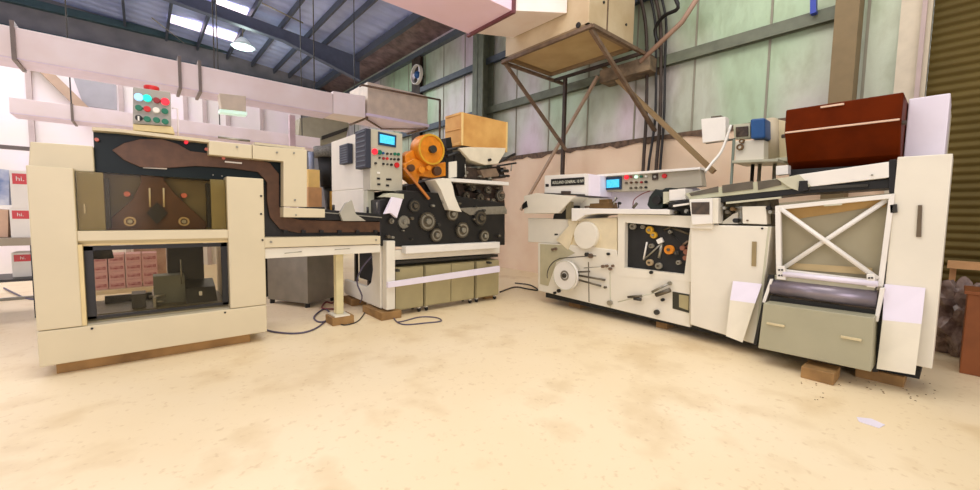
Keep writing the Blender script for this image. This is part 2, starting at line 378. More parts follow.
# lower left duct
d = thing('air_duct', (0, 9.2, 2.8), 'lower small air duct behind the long duct, left of the push button box', 'duct')
zt, zb = onY(60, 103.5, 9.2).z, onY(60, 118, 9.2).z
xl = onY(9, 105, 9.2).x
MB().box(xl, 3.0, 9.2, 9.7, zb, zt).obj('duct_run', PALEPINK, d, .004)
MB().box(xl, 3.0, 9.2, 9.7, zb-.012, zb-.001).obj('duct_underside', DUCTU, d)
for x_ in (-.8, 1.2, 2.7): MB().cyl((x_, 9.45, zt), (x_, 9.45, RZ(x_)), .01, seg=6).obj('hanger_rod', DGREY, d)
p = onY(72, 110, 9.2); MB().box(p.x-.015, p.x+.015, 9.18, 9.72, zb-.03, zt+.02).obj('flange', mats['flange_grey'], d)
st('trim_90', MB().box(-8, 1.2, 10.2, 10.3, 2.28, 2.34), mat('dark_rail', (110, 100, 96), .5))
# hanging lamp right of button box
lt = thing('bulkhead_lamp', onY(233, 102, 7.95), 'small pale boxy lamp fixed under the long duct', 'lamp')
MB().pY([(219, 93), (246, 96), (246, 112), (221, 109)], 7.8, 7.99).obj('lamp_housing', mat('pale_lamp_housing', (226, 214, 190), .4), lt, .01)
MB().pY([(220, 109), (247, 112), (247, 115), (220, 112)], 7.8, 7.99).obj('diffuser', mat('lamp_diffuser', (220, 255, 235), .4, emit=.6), lt)
# big duct towards the cooler, top centre
b = thing('air_duct', (2, 5, 4.35), 'large pinkish duct crossing overhead to the cooler box', 'duct')
PINKD = mat('pinkish_duct_sheet', (252, 224, 248), .5, second=(248, 218, 232), scale=.9)
MB().box(-2.5, 4.25, 4.5, 5.55, 4.35, 5.4).obj('duct_run', PINKD, b, .005)
MB().box(4.22, 4.27, 4.46, 5.59, 4.31, 5.44).obj('flange', mat('maroon_flange', (112, 60, 66), .5), b)
MB().hull([(4.27, 4.52, 4.37), (4.27, 5.53, 4.37), (4.27, 5.53, 5.38), (4.27, 4.52, 5.38)], [(5.12, 4.2, 4.5), (5.12, 5.4, 4.5), (5.12, 5.4, 5.6), (5.12, 4.2, 5.6)]).obj('transition', DUCT, b, .005)
# cooler box on bracket
c = thing('air_cooler_box', (5.8, 4.7, 4.3), 'large tan boxed air cooler on the wall bracket, top centre', 'air cooler')
MB().box(5.14, 6.4, 3.80, 5.62, 4.34, 5.7).obj('casing', mat('cooler_casing', (214, 196, 162), .5, second=(190, 166, 128), scale=1.5), c, .01)
MB().box(5.24, 6.3, 3.9, 5.52, 4.32, 4.338).obj('underside_panel', PLY, c)
for (x0, x1, y0, y1) in ((5.14, 6.4, 3.8, 3.86), (5.14, 6.4, 5.56, 5.62), (5.14, 5.2, 3.8, 5.62), (6.34, 6.4, 3.8, 5.62)):
    MB().box(x0, x1, y0, y1, 4.28, 4.34).obj('edge_rail', mat('dull_bronze_rail', (142, 118, 84), .5), c)
for y_ in (4.3, 5.1): MB().cyl((5.12, y_, 4.9), (5.139, y_, 4.9), .02).obj('bolt', BLACK, c)
MB().cyl((5.12, 3.98, 4.36), (5.139, 3.98, 4.36), .04).obj('drain_stub', BLACK, c)
for x_, z_ in ((5.5, 4.75), (6.15, 4.62)): MB().cyl((x_, 3.785, z_), (x_, 3.80, z_), .02).obj('bolt', BLACK, c)
MB().box(5.6, 5.62, 3.785, 3.799, 4.36, 5.7).obj('seam_strip', RUST, c)
c.location.z -= .11
s_ = thing('wall_bracket', (6, 4.7, 2.7), 'brown steel frame of diagonal struts carrying the air cooler box', 'bracket')
for y_ in (3.7, 5.66): MB().bar((5.1, y_, 4.14), (WX-.05, y_, 4.14), .03).obj('arm', RUST, s_)
MB().bar((5.1, 3.7, 4.14), (5.1, 5.66, 4.14), .03).obj('front_beam', RUST, s_); MB().bar((6.55, 3.7, 4.14), (6.55, 5.66, 4.14), .03).obj('rear_beam', RUSTD, s_)
pt = onX(565, 90, 6.5); MB().bar((6.5, pt.y, 4.1), (6.5, pt.y, 0), .035).obj('post', RUSTD, s_)
MB().bar((5.15, 5.62, 4.11), onX(566, 150, 6.46), .03).obj('strut', RUST, s_)
MB().bar((5.12, 3.74, 4.11), onX(655, 131, 6.9), .032).obj('strut', RUST, s_)
MB().bar(onX(603, 66, 6.75), onX(714, 172, 6.6), .04).obj('strut', mat('tan_channel', (150, 124, 84), .6), s_)
MB().bar(onX(598, 76, 6.75), onX(521, 210, 6.75), .03).obj('strut', mats['tan_brace'], s_)
MB().box(6.62, WX-.04, 3.6, 4.6, 3.86, 4.09).obj('brown_smudge_slab', mat('smudge_brown', (140, 120, 94), .7, var=.3), s_)  # slab added in place of a smudged brown shade on the wall
# cables down the wall
for k, (a_, b_, c2, m_) in enumerate(((650, 655, 648, CABLEB), (655, 660, 656, RUSTD), (661, 664, 660, CABLEB), (640, 646, 643, RUSTD))):
    P = [onX(a_-2, -12, WX-.2), onX(a_+5, 20, WX-.15), onX(b_+1, 60, WX-.15), onX(b_, 120, WX-.12), onX(c2, 172, WX-.12), onX(c2, 215, WX-.12)]
    tag(MB().tube(P, .022 if k % 2 == 0 else .03).obj('wall_conduit', m_), ['black cable down the wall right of the cooler box, left one of two black', 'brown conduit between the two black cables on the wall', 'black cable down the wall, rightmost of the four drops', 'brown conduit down the wall, leftmost of the four drops'][k], 'cable')
tag(MB().tube([onX(672, -8, 6.6), onX(678, 8, 6.6), onX(664, 16, 6.7), onX(655, 30, 6.8), onX(660, 48, 6.85)], .03).obj('loose_cable', CABLEB), 'black cable looping from above onto the wall beside the cooler box', 'cable')
tag(MB().tube([onX(700, -6, 6.62), onX(682, 22, 6.62), onX(640, 62, 6.62)], .04, smooth=0).obj('diagonal_pipe', mat('pinkish_tan_pipe', (172, 140, 120), .6)), 'tan diagonal pipe on the wall right of the cooler box', 'pipe')
tag(MB().pX([(810, -4), (816, -6), (816, 12), (810, 14)], 6.75, 6.84).obj('blue_bracket', mat('deep_blue_paint', (30, 60, 170), .4)), 'small blue bar on the wall above the lower girt', 'bracket')
# high bay lamp under roof, small fan on far column
hb = thing('high_bay_lamp', onRoof(243, 47, -.8), 'lit high bay lamp hanging below the skylights', 'lamp')
pl = WLOC[hb.name]
MB().cyl(pl+Vector((0, 0, .0)), pl+Vector((0, 0, .28)), .34, .09).obj('reflector', mat('lamp_reflector', (220, 235, 235), .3, emit=.3), hb)
MB().cyl(pl+Vector((0, 0, -.02)), pl+Vector((0, 0, 0)), .3).obj('lens', mat('lamp_glow', (225, 255, 245), .3, emit=4), hb)
MB().cyl(pl+Vector((0, 0, .28)), pl+Vector((0, 0, 1.0)), .015).obj('stem', STEEL, hb)
l = bpy.data.lights.new('high_bay_bulb', 'POINT'); l.energy = 60; l.color = (.8, 1, .93); l.shadow_soft_size = .2
lo = bpy.data.objects.new('high_bay_bulb', l); lo.location = pl+Vector((0, 0, -.3)); C.objects.link(lo)
fn = thing('wall_fan', onX(418, 75, 6.75), 'small white and blue wall fan on the dark far column', 'fan')
pf = WLOC[fn.name]; MB().ring(pf, (-1, 0, 0), .30, .27, .1).obj('guard', WHITE, fn); MB().sphere(pf, .12).obj('hub', BLUE, fn)
for k in range(3):
    a_ = k*2*PI/3; MB().hull([pf+Vector((0, .05*math.cos(a_)-.04*math.sin(a_), .05*math.sin(a_)+.04*math.cos(a_))), pf+Vector((0, .27*math.cos(a_)-.1*math.sin(a_), .27*math.sin(a_)+.1*math.cos(a_))), pf+Vector((0, .27*math.cos(a_)+.1*math.sin(a_), .27*math.sin(a_)-.1*math.cos(a_)))],
        [pf+Vector((-.02, .05*math.cos(a_)-.04*math.sin(a_), .05*math.sin(a_)+.04*math.cos(a_))), pf+Vector((-.05, .27*math.cos(a_)-.1*math.sin(a_), .27*math.sin(a_)+.1*math.cos(a_))), pf+Vector((-.02, .27*math.cos(a_)+.1*math.sin(a_), .27*math.sin(a_)-.1*math.cos(a_)))]).obj('blade', LILAC, fn)
MB().cyl(pf, pf+Vector((.19, 0, 0)), .04).obj('bracket', BLACK, fn)

# ================================================================== LEFT MACHINE (front plane Y = 4.6)
Y0 = 4.6
M1 = thing('packing_machine', (.14, 5.0, .09), 'cream enclosed packing machine with two windows, raised on a wooden sleeper at left', 'machine')
def fy(px, py, Y=Y0): p = onY(px, py, Y); return p.x, p.z
def scr(p, Y, r=.008, m=DGREY, parent=M1):
    q = onY(p[0], p[1], Y); MB().cyl((q.x, Y-.006, q.z), (q.x, Y+.004, q.z), r, seg=12).obj('screw', m, parent)
MB().box(-.65, -.40, Y0, 5.5, .385, 1.66).obj('left_cover', CREAM, M1, .008)
MB().box(.625, .94, Y0, 5.5, .385, 1.67).obj('right_cover', CREAM, M1, .008)
MB().box(-.65, .94, Y0-.004, 5.5, .10, .38).obj('base_cover', CREAM, M1, .008)
mb = MB().polyX([(Y0+.01, 1.16), (Y0+.10, 1.16), (Y0+.10, 1.05), (Y0+.06, 1.05), (Y0+.01, 1.08)], -.40, .625); mb.obj('cross_beam', CREAM, M1, .003)
MB().box(-.40, .625, Y0+.055, Y0+.12, 1.035, 1.052).obj('beam_lip', YEL_EDGE, M1)
MB().box(-.402, -.375, Y0+.01, Y0+.09, .385, 1.05).obj('window_jamb', YEL_EDGE, M1)
for q in ((92, 328.5), (225, 312.5)): scr(q, Y0-.004, .009, BLACK)
# lower window
gw = MB(); x0, x1, z0, z1 = -.375, .62, .42, 1.03; w = .035
gw.box(x0, x1, Y0+.07, Y0+.10, z1-w, z1).box(x0, x1, Y0+.07, Y0+.10, z0, z0+w*.6).box(x0, x0+w*1.6, Y0+.07, Y0+.10, z0, z1).box(x1-w*1.4, x1, Y0+.07, Y0+.10, z0, z1)
wf = gw.obj('window_frame', BLACK, M1)
MB().box(x0+.05, x1-.045, Y0+.08, Y0+.086, z0+.02, z1-w).obj('pane', CLEAR, wf)
# interior seen through it
MB().box(-.40, .625, 4.8, 5.5, .385, .43).obj('inner_tray', mat('oily_tray', (104, 96, 74), .4, var=.2), M1)
MB().box(.06, .30, 5.0, 5.2, .43, .70).obj('inner_gearbox', mat('grey_green_cast', (112, 114, 100), .5), M1)
MB().box(.18, .48, 5.22, 5.48, .43, 1.05).obj('inner_motor_housing', BLACK, M1)
MB().polyX([(4.85, .43), (5.2, .43), (5.2, .62), (5.0, .56)], .3, .55).obj('inner_bracket', DGREY, M1)
MB().cyl((-.28, 4.95, 1.04), (-.28, 4.95, .90), .055, .075).obj('suction_cup', mat('dark_olive_rubber', (56, 54, 42), .6), M1)
MB().cyl((.27, 4.92, .62), (.27, 4.92, .86), .006).obj('guide_rod', STEEL, M1)
MB().box(-.1, .0, 4.9, 5.1, .43, .56).obj('inner_bracket', DGREY, M1)
MB().cyl((.02, 4.93, .52), (.14, 4.93, .52), .012).obj('spindle', STEEL, M1); MB().cyl((.06, 4.9, .47), (.13, 4.9, .47), .012).obj('spindle', STEEL, M1)
MB().box(.40, .425, 4.85, 4.87, .50, .54).obj('white_tag', WHITE, M1)
MB().box(.05, .07, 4.85, 5.4, .43, .52).obj('inner_rail', STEEL, M1); MB().box(-.3, .5, 5.3, 5.34, .43, .5).obj('inner_rail', DGREY, M1)
# upper window compartment
MB().box(-.40, .625, 4.96, 5.0, 1.05, 1.70).obj('back_plate', mat('olive_back_plate', (148, 136, 100), .5, var=.08), M1)
for (x0_, x1_) in ((-.395, -.235), (.505, .62)): MB().box(x0_, x1_, Y0+.08, Y0+.13, 1.165, 1.64).obj('side_plate', mat('khaki_plate', (150, 142, 108), .45), M1)
for x_ in (-.232, .475): MB().box(x_, x_+.028, Y0+.1, Y0+.2, 1.18, 1.6).obj('guide_strip', BLACK, M1)
def flatY(px, Y, d, name, m, bevel=0): return MB().pY(px, Y, Y+d).obj(name, m, M1, bevel)
flatY([(139, 168), (164, 169), (164, 180), (176, 195), (206, 222), (206, 233), (104, 233), (104, 224), (132, 200), (141, 182)], 4.84, .08, 'hopper_throat', COPPER, .004)
MB().pY([(157, 202), (168, 213), (157, 224.5), (146, 213)], 4.80, 4.84).obj('diamond_inspection_port', BLACK, M1)
for q in ((130, 221.5), (184, 221.5)):
    p = onY(*q, 4.80); MB().ring((p.x, 4.78, p.z), (0, 1, 0), .042, .028, .06).obj('bearing_ring', mat('pale_brass', (190, 168, 132), .35, metal=.4), M1); MB().cyl((p.x, 4.79, p.z), (p.x, 4.84, p.z), .018).obj('bearing_hub', STEEL, M1)
for q in ((127, 194), (184, 195.5)):
    p = onY(*q, 4.80); MB().cyl((p.x, 4.78, p.z), (p.x, 4.96, p.z), .022).obj('pink_knob', mat('faded_red_knob', (206, 112, 96), .4), M1)
for q in (149.5, 163.5):
    p0, p1 = onY(q, 188, 4.79), onY(q+.5, 207, 4.79); MB().cyl(p0, p1, .007).obj('guide_rod', mat('pale_rod', (226, 216, 196), .3), M1)
MB().pY([(143, 166.3), (167, 167.6), (167, 169.3), (143, 168)], 4.76, 4.84).obj('white_crosspiece', WHITE, M1)
MB().box(-.36, -.348, Y0+.06, Y0+.08, 1.30, 1.38).obj('latch', STEEL, M1)
MB().box(-.395, .62, Y0+.03, Y0+.036, 1.165, 1.64).obj('smoked_pane', SMOKE, M1)
for q in ((80, 172.5), (92, 173.5), (213, 175), (222, 176), (82, 226), (92, 227), (222, 227)): scr(q, Y0+.076, .005, STEEL)
# hood above
flatY([(30, 141.5), (93, 146), (94.5, 172), (28, 170)], 4.70, .8, 'left_hood_cover', CREAM, .008)
flatY([(93, 129), (209, 141.5), (209, 156), (284, 161.5), (284, 185), (240, 185), (222, 181), (95, 172)], 4.78, .7, 'hood_body', TEAL, .004)
flatY([(92, 127), (120, 128.8), (209, 139.5), (209, 142.5), (120, 132), (92, 130)], 4.66, .85, 'hood_top', CREAM)
hp = [(112, 150), (124, 143), (140, 139), (162, 139), (178, 144), (190, 151), (222, 155), (252, 158), (270, 163), (279, 174), (279, 206), (285, 216), (300, 220), (380, 222), (380, 232), (298, 233), (280, 229), (270, 217), (267, 200), (267, 182), (258, 172), (230, 168), (196, 166), (166, 168), (140, 167), (124, 160)]
flatY(hp, 4.74, .03, 'brown_chute', COPPER, .003)
flatY([(250, 159), (284, 161), (284, 215), (381, 218), (381, 238), (264, 239), (264, 180), (250, 176)], 4.80, .5, 'chute_housing', mat('dark_chute_housing', (44, 40, 34), .4, var=.2), .004)
for k in range(6):
    p = onY(285+k*18, 231, 4.73); MB().box(p.x-.02, p.x+.02, 4.70, 4.74, p.z-.02, p.z+.01).obj('chute_clip', BLACK, M1)
for q, m_ in (((186, 142.5), LRED), ((206, 149.5), mats['faded_red_knob']), ((97, 140), mats['faded_red_knob']), ((223, 158.5), mats['faded_red_knob'])):
    p = onY(*q, 4.76); MB().cyl((p.x, 4.72, p.z), (p.x, 4.78, p.z), .014, seg=14).obj('indicator', m_, M1)
MB().pY([(225, 161), (242, 162.5), (242, 163.8), (225, 162.3)], 4.72, 4.74).obj('handle', WHITE, M1)
flatY([(209, 140.5), (252, 145), (252, 158.7), (209, 154.5)], Y0+.02, .7, 'hood_front_panel', CREAM, .005)
flatY([(252.6, 145), (307, 150), (307, 207), (283.5, 206.5), (283.5, 161.5), (252.6, 158.7)], Y0+.02, .12, 'hood_front_panel', CREAM, .005)
MB().pY([(255, 142), (305, 147.5), (305, 150), (255, 144.5)], 4.8, 5.3).obj('hood_top', CREAM, M1)
MB().pY([(283.5, 207.2), (325, 209), (325, 217.5), (283.5, 217.3)], Y0+.0, Y0+.16).obj('foot_cover', CREAM, M1, .004)
for q in ((237, 147), (277, 152.5), (294, 153), (295, 200), (296, 215)): scr(q, Y0+.015 if q[1] < 210 else Y0, .010, STEEL)
for q in ((261, 196), (261, 214), (262.5, 240)): scr(q, Y0-.002, .010, DGREY)
MB().cyl(onY(218, 137, 5), onY(250, 141, 5), .012).obj('top_pipe', STEEL, M1)
flatY([(262.5, 237.8), (380.5, 236), (380.5, 244), (262.5, 248)], Y0+.01, .7, 'table_rail', CREAM, .004)
flatY([(262.5, 248.5), (380.5, 244.5), (380.5, 252.3), (262.5, 258.8)], Y0+.03, .68, 'table_apron', CREAM2, .004)
for a_, b_ in (((285, 253), (301, 251.5)), ((335, 249.5), (349, 248.5))):
    P, Q = onY(*a_, Y0+.02), onY(*b_, Y0+.02); MB().tube([P+Vector((0, .01, -.005)), P+Vector((0, -.02, 0)), Q+Vector((0, -.02, 0)), Q+Vector((0, .01, -.005))], .004, smooth=0).obj('apron_handle', STEEL, M1)
for q in ((271, 242), (376, 240)): scr(q, Y0+.006, .012, STEEL)
# black transport rail above the table
flatY([(305, 207), (325, 207), (325, 209.5), (382, 214), (382, 221), (325, 220), (305, 218)], 4.72, .25, 'transport_rail', BLACK, .004)
flatY([(325, 212), (382, 217), (382, 218), (325, 213)], 4.70, .02, 'rail_edge', STEEL)
flatY([(340, 213), (346, 203), (352, 200), (356, 214), (366, 221), (343, 221)], 4.66, .05, 'glue_guard', mat('pale_grey_cast', (176, 172, 156), .4), .003)
for k, q in enumerate(((332, 209), (348, 208), (366, 211), (376, 208))):
    p = onY(*q, 4.85); MB().cyl((p.x, 4.8, p.z-.04), (p.x, 4.8, p.z+.05+.02*(k % 2)), .015).obj('spring_post', (BLACK, STEEL)[k % 2], M1)
for x_ in (1.78,): MB().box(x_-.045, x_+.045, 4.82, 4.91, .115, .88).obj('pedestal_leg', mat('khaki_cream_paint', (226, 214, 164), .45), M1, .01)
MB().box(1.69, 1.87, 4.74, 4.98, .10, .115).obj('foot_plate', CREAM2, M1)

# wooden packing under machines
def block(x0, x1, y0, y1, h, label, rot=0):
    mb = MB().box(x0, x1, y0, y1, 0, h); o = mb.obj('wooden_block', WOODD, None, .006); return tag(o, label, 'wood block')
p0, p1 = onZ(62, 380, 0), onZ(238, 346, 0)
block(-.57, .80, 4.68, 4.86, .10, 'long wooden sleeper under the front of the left packing machine')
block(-.57, .80, 5.25, 5.42, .10, 'second wooden sleeper under the rear of the left packing machine')
block(1.66, 1.92, 4.74, 4.99, .099, 'wood block under the table leg of the packing machine')
# push button box
cb = thing('push_button_box', onY(152, 131, 4.9), 'grey push button box with twelve round buttons on top of the packing machine', 'control box')
YB = 4.72
MB().pY([(133, 86.8), (170.5, 92), (171.5, 126), (132.8, 123.5)], YB, YB+.16).obj('enclosure', mat('button_box_grey', (170, 166, 156), .4), cb, .006)
MB().pY([(133, 124), (172.5, 126.6), (175, 134), (133, 130)], YB+.005, YB+.2).obj('mount', YEL_EDGE, cb, .004)
grid = [[(153, 143), (222, 152), (298, 170), (368, 180)], [(153, 230), (222, 240), (295, 250), (365, 258)], [(153, 313), (222, 322), (298, 330), (368, 343)]]
cm = [[LBLUE, LCYAN, DRED, LRED], [GREEN, RED, WHITE, GREEN], [BLACK, GREEN, GREEN, GREEN]]
for r_ in range(3):
    for k in range(4):
        gx, gy = grid[r_][k]; p = onY(120+gx/8.17, 80+gy/8.17, YB); R = .031 if (r_ == 0 and k != 2) else .025
        bz = MB().ring((p.x, YB-.008, p.z), (0, 1, 0), R+.006, R-.006, .01, 20).obj('button_bezel', STEEL, cb)
        MB().cyl((p.x, YB-.03, p.z), (p.x, YB, p.z), R, seg=20).obj('button_cap', cm[r_][k], bz, .004)
p = onY(151.5, 87.5, YB+.06); MB().cyl(p-Vector((0, 0, .04)), p+Vector((0, 0, .012)), .055).obj('emergency_cap', RED, cb, .01)
p = onY(138.5, 118, YB); MB().box(p.x-.006, p.x+.006, YB-.04, YB-.028, p.z-.028, p.z+.01).obj('selector_lever', WHITE, cb)
q = [onY(172, 108, 4.8), onY(177.5, 108.5, 4.8), onY(178, 128, 4.8), onY(178, 138, 4.85)]
MB().tube(q, .006, smooth=0).obj('cable_pipe', PALEPINK, cb)

# grey steel crate under the table
g0, gl, gr = onZ(308, 304, .06), onZ(268, 299, .06), onZ(336.5, 296.5, .06)
gc = thing('steel_cabinet', g0, 'grey steel cabinet on small feet standing behind the conveyor table', 'cabinet')
far = gl+gr-g0
zt_ = .78
Pq = [g0, gr, far, gl]
MB().hull([Vector((p.x, p.y, .06)) for p in Pq], [Vector((p.x, p.y, zt_)) for p in Pq]).obj('carcass', mat('dull_steel_cabinet', (136, 128, 112), .4, metal=.2, var=.08), gc, .006)
for p in Pq:
    q = p+(((g0+far)/2-p)*.12); MB().box(q.x-.03, q.x+.03, q.y-.03, q.y+.03, 0, .06).obj('foot', BLACK, gc)

# ================================================================== UNIT 2 : printing / wrapping unit
M2 = thing('wrapping_machine', (3.2, 5.1, .1), 'black geared wrapping machine in the centre with an orange reel and cream frame', 'machine')
XA, XB = 2.24, 4.35
YF = 4.72
def p2(px, Y0_, d, name, m, bevel=0): return MB().pY(px, Y0_, Y0_+d).obj(name, m, M2, bevel)
# cream frame
MB().box(2.30, 2.42, YF-.08, YF+.04, .12, 1.0).obj('front_post', CREAM2, M2, .01)
sp_ = MB(); A = []
out = [(4.78, .12), (5.9, .12), (5.9, .45), (6.05, .55), (6.05, 1.02), (4.78, 1.02)]
sp_.polyX([(4.78, .12), (6.0, .12), (6.0, .34), (5.2, .34), (5.06, .42), (5.0, .6), (5.03, .8), (5.1, .92), (6.0, .92), (6.0, 1.04), (4.78, 1.04)], 2.28, 2.34)
sp_.obj('side_frame', CREAM2, M2, .01)
MB().polyX([(4.95, .34), (6.0, .34), (6.0, .95), (4.95, .95)], 2.52, 2.56).obj('inner_bulkhead', BLACK2, M2)
MB().box(2.42, 4.3, YF+.02, YF+.10, .74, .87).obj('upper_rail', CREAM2, M2, .008)
p2([(406, 246.5), (500, 242), (500, 248), (406, 254)], YF-.12, .12, 'ink_tray_front', WHITE, .006)
p2([(388, 282.5), (500, 266), (500, 272), (388, 288)], YF-.14, .05, 'kick_rail', LILAC, .004)
for x_ in (2.44, 4.0): MB().box(x_, x_+.04, YF-.09, YF+.02, .60, .63).obj('rail_bracket', DGREY, M2)
MB().box(2.42, 4.3, YF+.3, YF+.36, .1, .84).obj('rear_panel', mat('shadow_grey_panel', (84, 82, 68), .5), M2)  # shade of the recess under the rail put into the panel colour
MB().box(2.42, 4.3, YF+.06, YF+.3, .68, .72).obj('drip_shelf', DGREY, M2)
# black gear case
p2([(379, 200), (392, 196), (402, 190), (440, 193), (470, 198), (505, 203), (505, 245), (404, 247), (380, 246)], YF+.02, .9, 'gear_case', BLACK, .01)
random.seed(11)
def gearY(px, py, rpx, Y, m=STEEL, hub=STEEL, spoke=False):
    p = onY(px, py, Y); R = msize(p, rpx)
    g = MB().gear((p.x, Y-.02, p.z), (0, 1, 0), R, .05, 26).obj('gear', m, M2)
    MB().ring((p.x, Y-.03, p.z), (0, 1, 0), R*.78, R*.6, .012).obj('gear_rim', hub, g)
    MB().cyl((p.x, Y-.06, p.z), (p.x, Y-.02, p.z), R*.3).obj('hub', hub, g)
BRG = mat('worn_gear_steel', (112, 104, 88), .35, metal=.6, var=.2)
for (a_, b_, r_, m_) in ((403.5, 222, 6.5, STEEL), (427, 221.5, 9.5, BRG), (436, 235, 7, BRG), (414, 206, 6.5, DGREY), (452, 214, 7, BRG), (462, 230, 8, BRG), (480, 218, 8, DGREY), (484, 236, 6, BRG), (446, 200, 5, DGREY), (391, 221, 3, BRG)):
    gearY(a_, b_, r_, YF+.0, m_, STEEL if m_ != DGREY else BRG)
for k in range(22):
    a_, b_ = random.uniform(388, 500), random.uniform(203, 242); p = onY(a_, b_, YF-.02); r_ = random.uniform(.008, .022)
    MB().cyl((p.x, YF-.03-random.uniform(0, .04), p.z), (p.x, YF+.04, p.z), r_, seg=12).obj('shaft_end', random.choice([BRG, STEEL, DGREY]), M2)
p2([(385, 214), (393, 197), (403, 199), (397, 218), (391, 213)], YF-.1, .06, 'guard_plate', LILAC, .004)
p2([(384, 197), (404, 199), (404, 194), (390, 193)], YF+.0, .2, 'guard_top', GREYGREEN, .004)
# white curved shield
cs = MB(); prof = [(435, 180), (443, 178), (450, 178.5), (453, 186), (455, 196), (459, 206), (462, 212), (449, 210), (445, 200), (441, 190)]
cs.pY(prof, YF-.08, YF+.2); cs.obj('curved_shield', CREAM2, M2, .006)
# dark middle mass behind the orange drive
p2([(406, 186), (440, 178), (470, 172), (470, 203), (406, 203)], YF+.3, .5, 'drive_housing', mat('dark_brown_black', (44, 36, 28), .5, var=.3, scale=20), .01)
# orange reel drive
pr = onY(431.5, 149.5, 4.78); R = msize(pr, 15.5)
rl = MB().cyl((pr.x, 4.78, pr.z), (pr.x, 5.0, pr.z), R, seg=40).obj('orange_reel', ORANGE, M2, .012)
MB().cyl((pr.x, 4.72, pr.z), (pr.x, 4.78, pr.z), R*.24, seg=16).obj('reel_hub', DGREY, rl); MB().ring((pr.x, 4.765, pr.z), (0, 1, 0), R*.97, R*.86, .016).obj('reel_rim', YELLOW, rl)
p2([(404, 164), (414, 158), (430, 164), (446, 162), (446, 176), (434, 178), (420, 176), (418, 184), (408, 176)], 4.84, .25, 'orange_gearbox', ORANGE, .012)
p2([(405, 155), (412, 150), (418, 152), (416, 162), (406, 165)], 4.9, .2, 'orange_bracket', ORANGE, .01)
for q, r_ in (((411, 168), 3.5), ((421, 170), 3.5), ((437, 171), 4.5), ((428, 168), 2.5)):
    p = onY(*q, 4.80); R2 = msize(p, r_); MB().cyl((p.x, 4.77, p.z), (p.x, 4.86, p.z), R2, seg=18).obj('gearbox_boss', random.choice([ORANGE, COPPER]), M2, .004)
P, Q = onY(404, 168, 4.74), onY(429, 199, 4.70); MB().bar(P, Q, .018).obj('tension_arm', mat('tan_arm', (186, 112, 44), .5), M2)
for (a_, b_, c2, d2) in ((446, 150, 470, 146), (447, 156, 468, 150)):
    MB().cyl(onY(a_, b_, 4.82), onY(c2, d2, 4.9), .02).obj('black_shaft', BLACK, M2)
p2([(446, 138), (451, 137), (453, 150), (453, 184), (446, 184)], 4.84, .15, 'black_column', BLACK, .004)
p2([(455, 152), (466, 151), (466, 176), (455, 178)], 4.86, .3, 'upright_bracket', BLACK, .004)
p2([(449, 162), (457, 161), (457, 177), (449, 178)], 4.82, .03, 'pale_block', CREAM2, .004)
# hopper under crate
p2([(459, 148), (470, 147), (506, 148), (505, 153), (498, 164), (485, 165), (470, 160)], 4.80, .5, 'hopper', mat('ivory_hopper', (232, 222, 196), .4), .01)
p = onY(489, 160, 4.79); MB().cyl((p.x, 4.75, p.z), (p.x, 4.8, p.z), .02).obj('hopper_knob', BLACK, M2)
p2([(462, 167), (485, 168), (500, 166), (504, 172), (506, 178), (462, 179)], 4.9, .5, 'feeder_block', mat('rusty_dark_mechanism', (74, 58, 46), .5, var=.3, scale=25), .01)
p2([(480, 170), (496, 168), (500, 176), (484, 178)], 4.82, .1, 'feeder_casting', mat('bronze_grey', (150, 128, 106), .4, metal=.3, var=.2), .006)
p2([(450, 178), (509, 182), (509, 185.5), (450, 181.5)], 4.74, .6, 'feeder_table', WHITE, .003)
for (a_, b_, c2, d2, r_) in ((499, 162, 515, 154, .022), (497, 166, 516, 163, .014), (465, 164, 466, 177, .01), (512, 163, 511, 171, .01), (500, 171, 508, 171, .025), (499, 176, 509, 176, .02)):
    MB().cyl(onY(a_, b_, 4.82), onY(c2, d2, 4.82), r_).obj('feeder_rod', BLACK if r_ > .012 else STEEL, M2)
p = onY(465.5, 178, 4.78); MB().sphere(p-Vector((0, 0, -.03)), .02).obj('rod_knob', STEEL, M2)
p2([(455, 182), (503, 186), (505, 203), (462, 203)], 4.95, .5, 'lower_mechanism', mats['rusty_dark_mechanism'], .01)
for (a_, b_, r_, m_) in ((500.5, 195.5, 5.5, STEEL), (472, 187, 4, BRG), (480, 198, 4.5, BRG), (488, 190, 3.5, STEEL), (466, 196, 4, BRG), (493, 202, 3.5, STEEL)): gearY(a_, b_, r_, 4.86, m_, BRG)
for k in range(16):
    a_, b_ = random.uniform(462, 505), random.uniform(168, 202); p = onY(a_, b_, 4.86); r_ = random.uniform(.01, .03)
    MB().cyl((p.x, 4.84-random.uniform(0, .05), p.z), (p.x, 4.95, p.z), r_, seg=12).obj('shaft_end', random.choice([BRG, STEEL, mats['bronze_grey'], BLACK]), M2)
p2([(458, 208), (505, 206), (507, 210), (507, 214), (470, 215)], 4.72, .3, 'delivery_plate', STEEL, .004)
